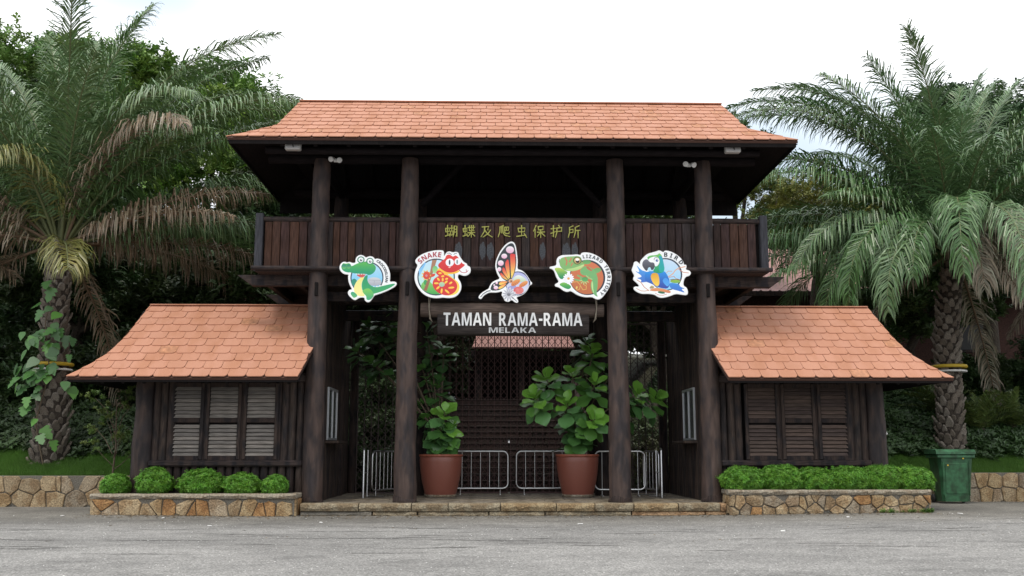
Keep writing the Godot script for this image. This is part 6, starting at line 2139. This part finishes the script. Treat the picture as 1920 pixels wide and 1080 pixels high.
func barrier(label: String, at: Vector3, turn: float, w: float, bars: int):
	var t := thing("crowd_barrier", label, "barrier", at, turn, "steel crowd barriers on the platform")
	var hh := 0.90
	var y0 := 0.15
	var c := 0.13
	var pts := []
	for q in [[-w / 2 + c, y0 + c, 180, 270], [w / 2 - c, y0 + c, 270, 360], [w / 2 - c, y0 + hh - c, 0, 90], [-w / 2 + c, y0 + hh - c, 90, 180]]:
		for k in 6:
			var a := deg_to_rad(lerpf(q[2], q[3], k / 5.0))
			pts.append(Vector3(q[0] + cos(a) * c, q[1] + sin(a) * c, 0))
	var rr := []
	for k in pts.size():
		rr.append(0.020)
	put("frame", tube(pts, rr, 8, 0.0, 0.0, true), M.steel, t)
	for k in bars:
		put("bar", tube([Vector3(-w / 2 + w * (k + 1) / (bars + 1), y0, 0), Vector3(-w / 2 + w * (k + 1) / (bars + 1), y0 + hh, 0)], [0.0095, 0.0095], 6), M.steel, t)
	for s: int in [-1, 1]:
		var f := put("foot", tube([Vector3(s * w * 0.36, 0.012, -0.22), Vector3(s * w * 0.36, 0.012, 0.22)], [0.014, 0.014], 6), M.steel, t)
		put("foot_post", tube([Vector3(s * w * 0.36, 0.01, 0), Vector3(s * w * 0.36, y0, 0)], [0.012, 0.012], 6), M.steel, f)


func tall_post(label: String, at: Vector3):
	var t := thing("queue_post", label, "post", at, 0.0, "steel posts beside the barriers")
	put("pole", tube([Vector3.ZERO, Vector3(0, 1.06, 0), Vector3(0, 1.10, -0.03), Vector3(0, 1.11, -0.10)], [0.026, 0.026, 0.026, 0.024], 10), M.steel, t)
	put("arm", tube([Vector3(0, 0.55, 0), Vector3(0, 0.57, -0.75)], [0.012, 0.012], 6), M.steel, t)
	put("rear_pole", tube([Vector3(0, 0, -0.75), Vector3(0, 1.08, -0.75)], [0.022, 0.022], 8), M.steel, t)


func make_pots_and_barriers():
	var prof := [Vector2(0.0, 0.0), Vector2(0.345, 0.0), Vector2(0.36, 0.03), Vector2(0.385, 0.14), Vector2(0.44, 0.36), Vector2(0.478, 0.60), Vector2(0.495, 0.80), Vector2(0.497, 0.905), Vector2(0.49, 0.92)]
	var rimp := [Vector2(0.49, 0.92), Vector2(0.512, 0.93), Vector2(0.518, 0.955), Vector2(0.512, 0.98), Vector2(0.49, 0.985), Vector2(0.455, 0.975), Vector2(0.44, 0.90), Vector2(0.43, 0.80)]
	for q in [[-1.64, "large terracotta pot under the tall dark fig, nearer the pale shuttered booth"], [1.58, "large terracotta pot under the bright spreading fig, with a chalky worn foot"]]:
		var t := thing("plant_pot", q[1], "pot", Vector3(q[0], 0.265, -2.4), 0.0, "terracotta pots")
		put("body", lathe(prof, 36), M.terracotta, t)
		put("rim", lathe(rimp, 36), M.rim_clay, t)
		var soil := CylinderMesh.new()
		soil.top_radius = 0.44
		soil.bottom_radius = 0.43
		soil.height = 0.05
		put("soil", soil, M.soil, t, Transform3D(Basis(), Vector3(0, 0.87, 0)))
		put("foot_ring", lathe([Vector2(0.352, 0.001), Vector2(0.364, 0.02), Vector2(0.372, 0.055), Vector2(0.366, 0.060)], 36), M.coping, t)
	barrier("steel crowd barrier between the dark fig's pot and the stairs centre", Vector3(-0.72, 0.265, -3.6), 0.0, 1.36, 5)
	barrier("steel crowd barrier half hidden behind the bright fig's pot", Vector3(0.85, 0.265, -3.6), 0.0, 1.36, 5)
	barrier("steel crowd barrier standing end on beside the passage wall under the crocodile sign", Vector3(-2.98, 0.265, -2.9), deg_to_rad(64), 1.2, 6)
	barrier("steel crowd barrier behind the inner column near the parrot sign", Vector3(2.62, 0.265, -2.7), 0.0, 1.2, 6)
	barrier("steel crowd barrier turned end on behind the queue post near the dark shuttered booth", Vector3(3.40, 0.265, -2.9), deg_to_rad(105), 0.9, 4)
	tall_post("tall steel queue post under the crocodile sign", Vector3(-3.38, 0.265, -1.85))
	tall_post("tall steel queue post under the parrot sign", Vector3(3.46, 0.265, -1.75))


func make_bin():
	var t := thing("wheelie_bin", "green two wheeled rubbish bin with closed lid beside the end planter", "bin", Vector3(10.62, 0.08, -2.75), deg_to_rad(-6))
	var st := smooth_st()
	st.set_smooth_group(-1)
	var a := [Vector3(-0.32, 0.06, -0.30), Vector3(0.32, 0.06, -0.30), Vector3(0.32, 0.06, 0.30), Vector3(-0.32, 0.06, 0.30)]
	var b := [Vector3(-0.40, 1.12, -0.40), Vector3(0.40, 1.12, -0.40), Vector3(0.40, 1.12, 0.40), Vector3(-0.40, 1.12, 0.40)]
	var c := Vector3(0, 0.6, 0)
	var lo := []
	var hi := []
	for k in 4:
		var p: Vector3 = a[k]
		var q: Vector3 = b[k]
		var nx: Vector3 = (a[(k + 1) % 4] - p).normalized() * 0.06
		var pv: Vector3 = (a[(k + 3) % 4] - p).normalized() * 0.06
		lo.append_array([p + pv, p + nx])
		hi.append_array([q + pv, q + nx])
	for k in 8:
		var k2 := (k + 1) % 8
		conv(st, [lo[k], lo[k2], hi[k2], hi[k]], c)
	conv(st, lo, c)
	put("body", done(st), M.bin, t)
	put("collar", box(Vector3(0.88, 0.09, 0.88), 0.02), M.bin, t, Transform3D(Basis(), Vector3(0, 1.12, 0)))
	var panel := put("front_panel", box(Vector3(0.50, 0.72, 0.02), 0.008), M.bin, t, Transform3D(Basis().rotated(Vector3.RIGHT, 0.094), Vector3(0, 0.60, 0.352)))
	put("rib", box(Vector3(0.03, 0.8, 0.03), 0.01), M.bin, panel, Transform3D(Basis(), Vector3(-0.30, 0.0, -0.002)))
	put("rib", box(Vector3(0.03, 0.8, 0.03), 0.01), M.bin, panel, Transform3D(Basis(), Vector3(0.30, 0.0, -0.002)))
	var lst := flat_st()
	extrude_into(lst, P2([-0.46, -0.02, 0.46, -0.02, 0.46, 0.04, 0.30, 0.10, -0.40, 0.085, -0.46, 0.04]), 0.92, 0.025, Transform3D(Basis(Vector3(0, 0, -1), Vector3.UP, Vector3(1, 0, 0)), Vector3(-0.46, 1.19, 0.0)), true)
	put("lid", done(lst), M.bin_lid, t)
	put("handle", tube([Vector3(-0.34, 1.12, -0.44), Vector3(-0.34, 1.12, -0.52), Vector3(0.34, 1.12, -0.52), Vector3(0.34, 1.12, -0.44)], [0.02, 0.02, 0.02, 0.02], 8), M.bin, t)
	for s: int in [-1, 1]:
		var w := put("wheel", lathe([Vector2(0.03, -0.03), Vector2(0.09, -0.03), Vector2(0.105, -0.02), Vector2(0.105, 0.02), Vector2(0.09, 0.03), Vector2(0.03, 0.03)], 20), M.rubber, t, Transform3D(Basis().rotated(Vector3.BACK, PI / 2), Vector3(s * 0.35, 0.105, -0.30)))
		put("hub", lathe([Vector2(0.0, -0.032), Vector2(0.04, -0.032), Vector2(0.04, 0.032), Vector2(0.0, 0.032)], 12), M.black, w)
	for q in [[-0.20, 0.91, M.yellow], [0.16, 1.07, M.yellow]]:
		put("sticker", box(Vector3(0.035, 0.03, 0.004), 0.001), q[2], t, Transform3D(Basis(), Vector3(q[0], q[1], 0.43)))


func make_small_things():
	# floodlights and twin spotlights under the eave
	for s: int in [-1, 1]:
		var f := thing("floodlight", "boxy pale floodlight under the eave above the %s sign end" % ["crocodile", "parrot"][0 if s < 0 else 1], "floodlight", Vector3(s * 4.68, 7.70, 0.98), 0.0, "floodlights under the main eave")
		put("case", box(Vector3(0.33, 0.17, 0.16), 0.02), M.lamp_case, f)
		put("glass", box(Vector3(0.27, 0.11, 0.01), 0.003), M.lamp_face, f, Transform3D(Basis(), Vector3(0, 0, 0.083)))
		put("bracket", tube([Vector3(0, 0.08, -0.04), Vector3(0, 0.03, 0.10), Vector3(0.02, -0.04, 0.095)], [0.012, 0.012, 0.012], 6), M.black, f)
		var c := thing("twin_spotlight", "small white twin spotlight on the outer column on the %s sign side" % ["crocodile", "parrot"][0 if s < 0 else 1], "spotlight", Vector3(s * 3.90, 7.64 if s < 0 else 7.58, 0.22), 0.0, "twin spotlights on the outer columns")
		put("base", box(Vector3(0.10, 0.08, 0.06), 0.01), M.white, c, Transform3D(Basis(), Vector3(0, 0, -0.06)))
		for k: int in [-1, 1]:
			var b := Basis().rotated(Vector3.RIGHT, PI / 2 + 0.4).rotated(Vector3.UP, k * 0.5)
			var lamp := put("lamp_head", lathe([Vector2(0.0, -0.06), Vector2(0.035, -0.06), Vector2(0.052, 0.0), Vector2(0.062, 0.05), Vector2(0.055, 0.055), Vector2(0.0, 0.045)], 14), M.white, c, Transform3D(b, Vector3(k * 0.075, -0.01 * k, 0.02)))
			put("arm", tube([Vector3(0, -0.03, 0), Vector3(-k * 0.03, -0.09, 0.02)], [0.012, 0.012], 6), M.white, lamp)
	# climbing vine on the palm trunk
	var v := thing("climbing_vine", "leafy vine climbing the scaly palm trunk around the yellow ring", "vine", Vector3(-11.2, 1.0, -2.86))
	put("stem", tube([Vector3(0.1, 0, 0.0), Vector3(-0.15, 1.0, 0.02), Vector3(0.1, 2.2, 0.02), Vector3(-0.1, 3.4, 0.0), Vector3(0.05, 4.3, -0.05)], [0.02, 0.018, 0.016, 0.012, 0.008], 6, 0.1), M.twig, v)
	var r := RandomNumberGenerator.new()
	r.seed = 66
	var heart := [P2([0, 0, 0.24, 0.02, 0.34, 0.16, 0.30, 0.36, 0.14, 0.62, 0, 0.82, -0.14, 0.62, -0.30, 0.36, -0.34, 0.16, -0.24, 0.02]), P2([0, 0, 0.20, -0.02, 0.36, 0.14, 0.22, 0.22, 0.34, 0.36, 0.18, 0.44, 0.20, 0.62, 0, 0.85, -0.20, 0.60, -0.16, 0.44, -0.34, 0.36, -0.20, 0.22, -0.36, 0.14, -0.22, -0.02])]
	var hm := []
	for q in heart:
		hm.append(extrude(q, 0.012, 0.005, true))
	for k in 66:
		var y := r.randf_range(0.1, 4.6)
		if k < 40:
			y = r.randf_range(1.55, 3.25)
		var sp := 0.38 if k >= 40 else 0.72
		var x := r.randf_range(-sp, sp)
		var z := 0.10 + 0.25 * r.randf() - absf(x) * 0.25
		var b := Basis().rotated(Vector3.BACK, PI + r.randf_range(-0.7, 0.7)).rotated(Vector3.RIGHT, r.randf_range(-0.9, 0.1)).rotated(Vector3.UP, x * 0.9 + r.randf_range(-0.4, 0.4))
		put("leaf", hm[k % 2], M.fig[[4, 1, 4, 1, 0][r.randi() % 5]], v, Transform3D(b.scaled(Vector3.ONE * r.randf_range(0.24, 0.46)), Vector3(x, y, z)))
	# light green sapling at the booth corner
	var s := thing("sapling", "thin pale green sapling leaning by the corner post of the pale shuttered booth", "sapling", Vector3(-8.75, 0.55, -0.9))
	var tips := []
	for k in 11:
		var a := k * 2.4
		var y := 0.5 + 0.13 * k
		var tip := Vector3(cos(a) * 0.45, y + 0.25, sin(a) * 0.35)
		put("branch", tube([Vector3(0.03 * sin(k), y * 0.7, 0), Vector3(cos(a) * 0.2, y, sin(a) * 0.15), tip], [0.012, 0.008, 0.004], 5), M.twig, s)
		tips.append([tip, Vector3(0.26, 0.16, 0.22)])
	tips.append([Vector3(0.75, 1.42, 0.35), Vector3(0.24, 0.06, 0.12)])
	put("stem", tube([Vector3.ZERO, Vector3(0.05, 0.9, 0), Vector3(0, 1.9, 0)], [0.022, 0.016, 0.008], 6, 0.1), M.twig, s)
	foliage(s, "leaves", tips, 14, 9, 0.36, cache["sprig2"], Color(0.105, 0.17, 0.035), 0.25, 17)
	# cycads on the bank
	for q in [[13.0, -6.0, "cycad with stiff upright feathery leaves just beyond the palm by the bin"], [14.1, -6.3, "taller cycad beside the brown wall at the bank's far end"], [12.5, -7.4, "smaller cycad tucked behind the other two"]]:
		var at := Vector3(q[0], 0, q[1])
		at.y = ground_h(at.x, at.z)
		var c := thing("cycad", q[2], "cycad", at, 0.0, "cycads on the bank")
		put("trunk", tube([Vector3(0, -0.1, 0), Vector3(0, 0.3, 0)], [0.16, 0.12], 10, 0.2), M.bark[0], c)
		for k in 26:
			var two := frond_mesh(1.25, deg_to_rad(r.randf_range(25, 82)), deg_to_rad(40), 0.22, 0.05, 7000 + k + int(q[0] * 100), Color(0.10, 0.145, 0.04))
			var f := put("leaf", two[0], M.frond, c, Transform3D(Basis().rotated(Vector3.UP, k * 2.4).scaled(Vector3.ONE), Vector3(0, 0.25, 0)))
			put("stem", tube([Vector3.ZERO, Vector3(0.2, 0.2, 0)], [0.01, 0.008], 4), M.frond_stem, f)
	# pale drain spout in the bank
	var d := thing("drain_pipe", "short pale pipe end sticking out of the bank beside the dark shuttered booth", "pipe", Vector3(9.5, 1.83, -4.3))
	put("pipe", tube([Vector3(-0.25, 0.02, 0.0), Vector3(0.0, 0.05, 0.05), Vector3(0.12, 0.0, 0.10), Vector3(0.16, -0.1, 0.12)], [0.05, 0.05, 0.05, 0.052], 10), M.paper, d)
	# fallen leaves and grit gathered along the foot of the kerb and planters
	var places := []
	var tints := PackedColorArray()
	for k in 1500:
		var x := r.randf_range(-9.2, 9.2)
		var edge := 0.64 if absf(x) < 4.4 else 0.80
		if absf(x) > 8.6:
			edge = -1.0
		var z := edge + 0.02 + 0.9 * pow(r.randf(), 5.0) + (r.randf_range(0, 6.0) if k % 30 == 0 else 0.0)
		places.append(Transform3D(Basis().rotated(Vector3.RIGHT, -PI / 2 + r.randf_range(-0.25, 0.25)).rotated(Vector3.UP, r.randf() * TAU).scaled(Vector3.ONE * r.randf_range(0.03, 0.075)), Vector3(x, road_y(x, z) + 0.008, z)))
		var tv := r.randf_range(0.4, 1.2)
		tints.append(Color(0.16 * tv, 0.115 * tv, 0.065 * tv))
	var fallen := scatter("leaf_litter", cache["fig2"], M.leaf, self, places, tints)
	tag(fallen, "dry fallen leaves and grit along the foot of the kerb and planters", "leaf litter", "", "stuff")
	var wp := []
	var wt := PackedColorArray()
	for k in 46:
		var x := 8.55 - 1.1 * pow(r.randf(), 2.0)
		var z := 0.80 + 0.10 * r.randf()
		wp.append(Transform3D(Basis().rotated(Vector3.UP, r.randf() * TAU).scaled(Vector3.ONE * r.randf_range(0.25, 0.6)), Vector3(x, road_y(x, z), z)))
		wt.append(Color(0.09, 0.19, 0.03) * r.randf_range(0.7, 1.3))
	var weeds := scatter("weeds", cache["sprig2"], M.leaf, self, wp, wt)
	tag(weeds, "small green weeds at the foot of the cream stone planter", "weeds", "", "stuff")
	# pale grit worked loose from the asphalt
	var gp := []
	var gt := PackedColorArray()
	for k in 900:
		var z := 1.0 + 9.8 * r.randf()
		var x := r.randf_range(-0.5, 0.5) * (22.0 - z) * 1.15
		var g := r.randf_range(0.004, 0.009) * (1.6 if k % 40 == 0 else 1.0)
		gp.append(Transform3D(Basis().rotated(Vector3.UP, r.randf() * TAU).scaled(Vector3(g, g * 0.7, g)), Vector3(x, road_y(x, z) + 0.002, z)))
		var gv := r.randf_range(0.35, 0.62)
		gt.append(Color(gv, gv * 0.98, gv * 0.94))
	var grit := scatter("grit", box(Vector3(2, 2, 2), 0.5), M.leaf, self, gp, gt)
	tag(grit, "pale loose grit scattered over the car park asphalt", "grit", "", "stuff")
	# litter
	var lit := [[-3.6, 2.6, 0.05, "before the column under the crocodile sign"], [1.15, 3.1, 0.06, "in front of the platform middle"], [-6.8, 1.6, 0.05, "in front of the pale shuttered booth's planter"], [-8.9, 1.2, 0.06, "beside the tan retaining wall corner"], [4.3, 4.9, 0.05, "well out from the lizard side columns"], [8.9, 1.3, 0.07, "by the planter near the wheelie bin"], [-5.4, 3.5, 0.04, "farther out from the crocodile side planter"], [6.4, 2.0, 0.04, "before the dark shuttered booth's planter"]]
	for q in lit:
		var k: float = q[2]
		var st := flat_st()
		extrude_into(st, P2([-k, -k * 0.5, k * 0.3, -k * 0.6, k, 0, k * 0.4, k * 0.5, -k * 0.6, k * 0.4]), 0.012, 0.004, Transform3D(Basis().rotated(Vector3.RIGHT, -PI / 2 + 0.1).rotated(Vector3.UP, q[0] * 3.0), Vector3.ZERO), true)
		var p := put("paper_scrap", done(st), M.paper, self, Transform3D(Basis(), Vector3(q[0], road_y(q[0], q[1]) + 0.006, q[1])))
		tag(p, "small pale scrap of litter on the asphalt %s" % q[3], "litter", "litter on the car park")
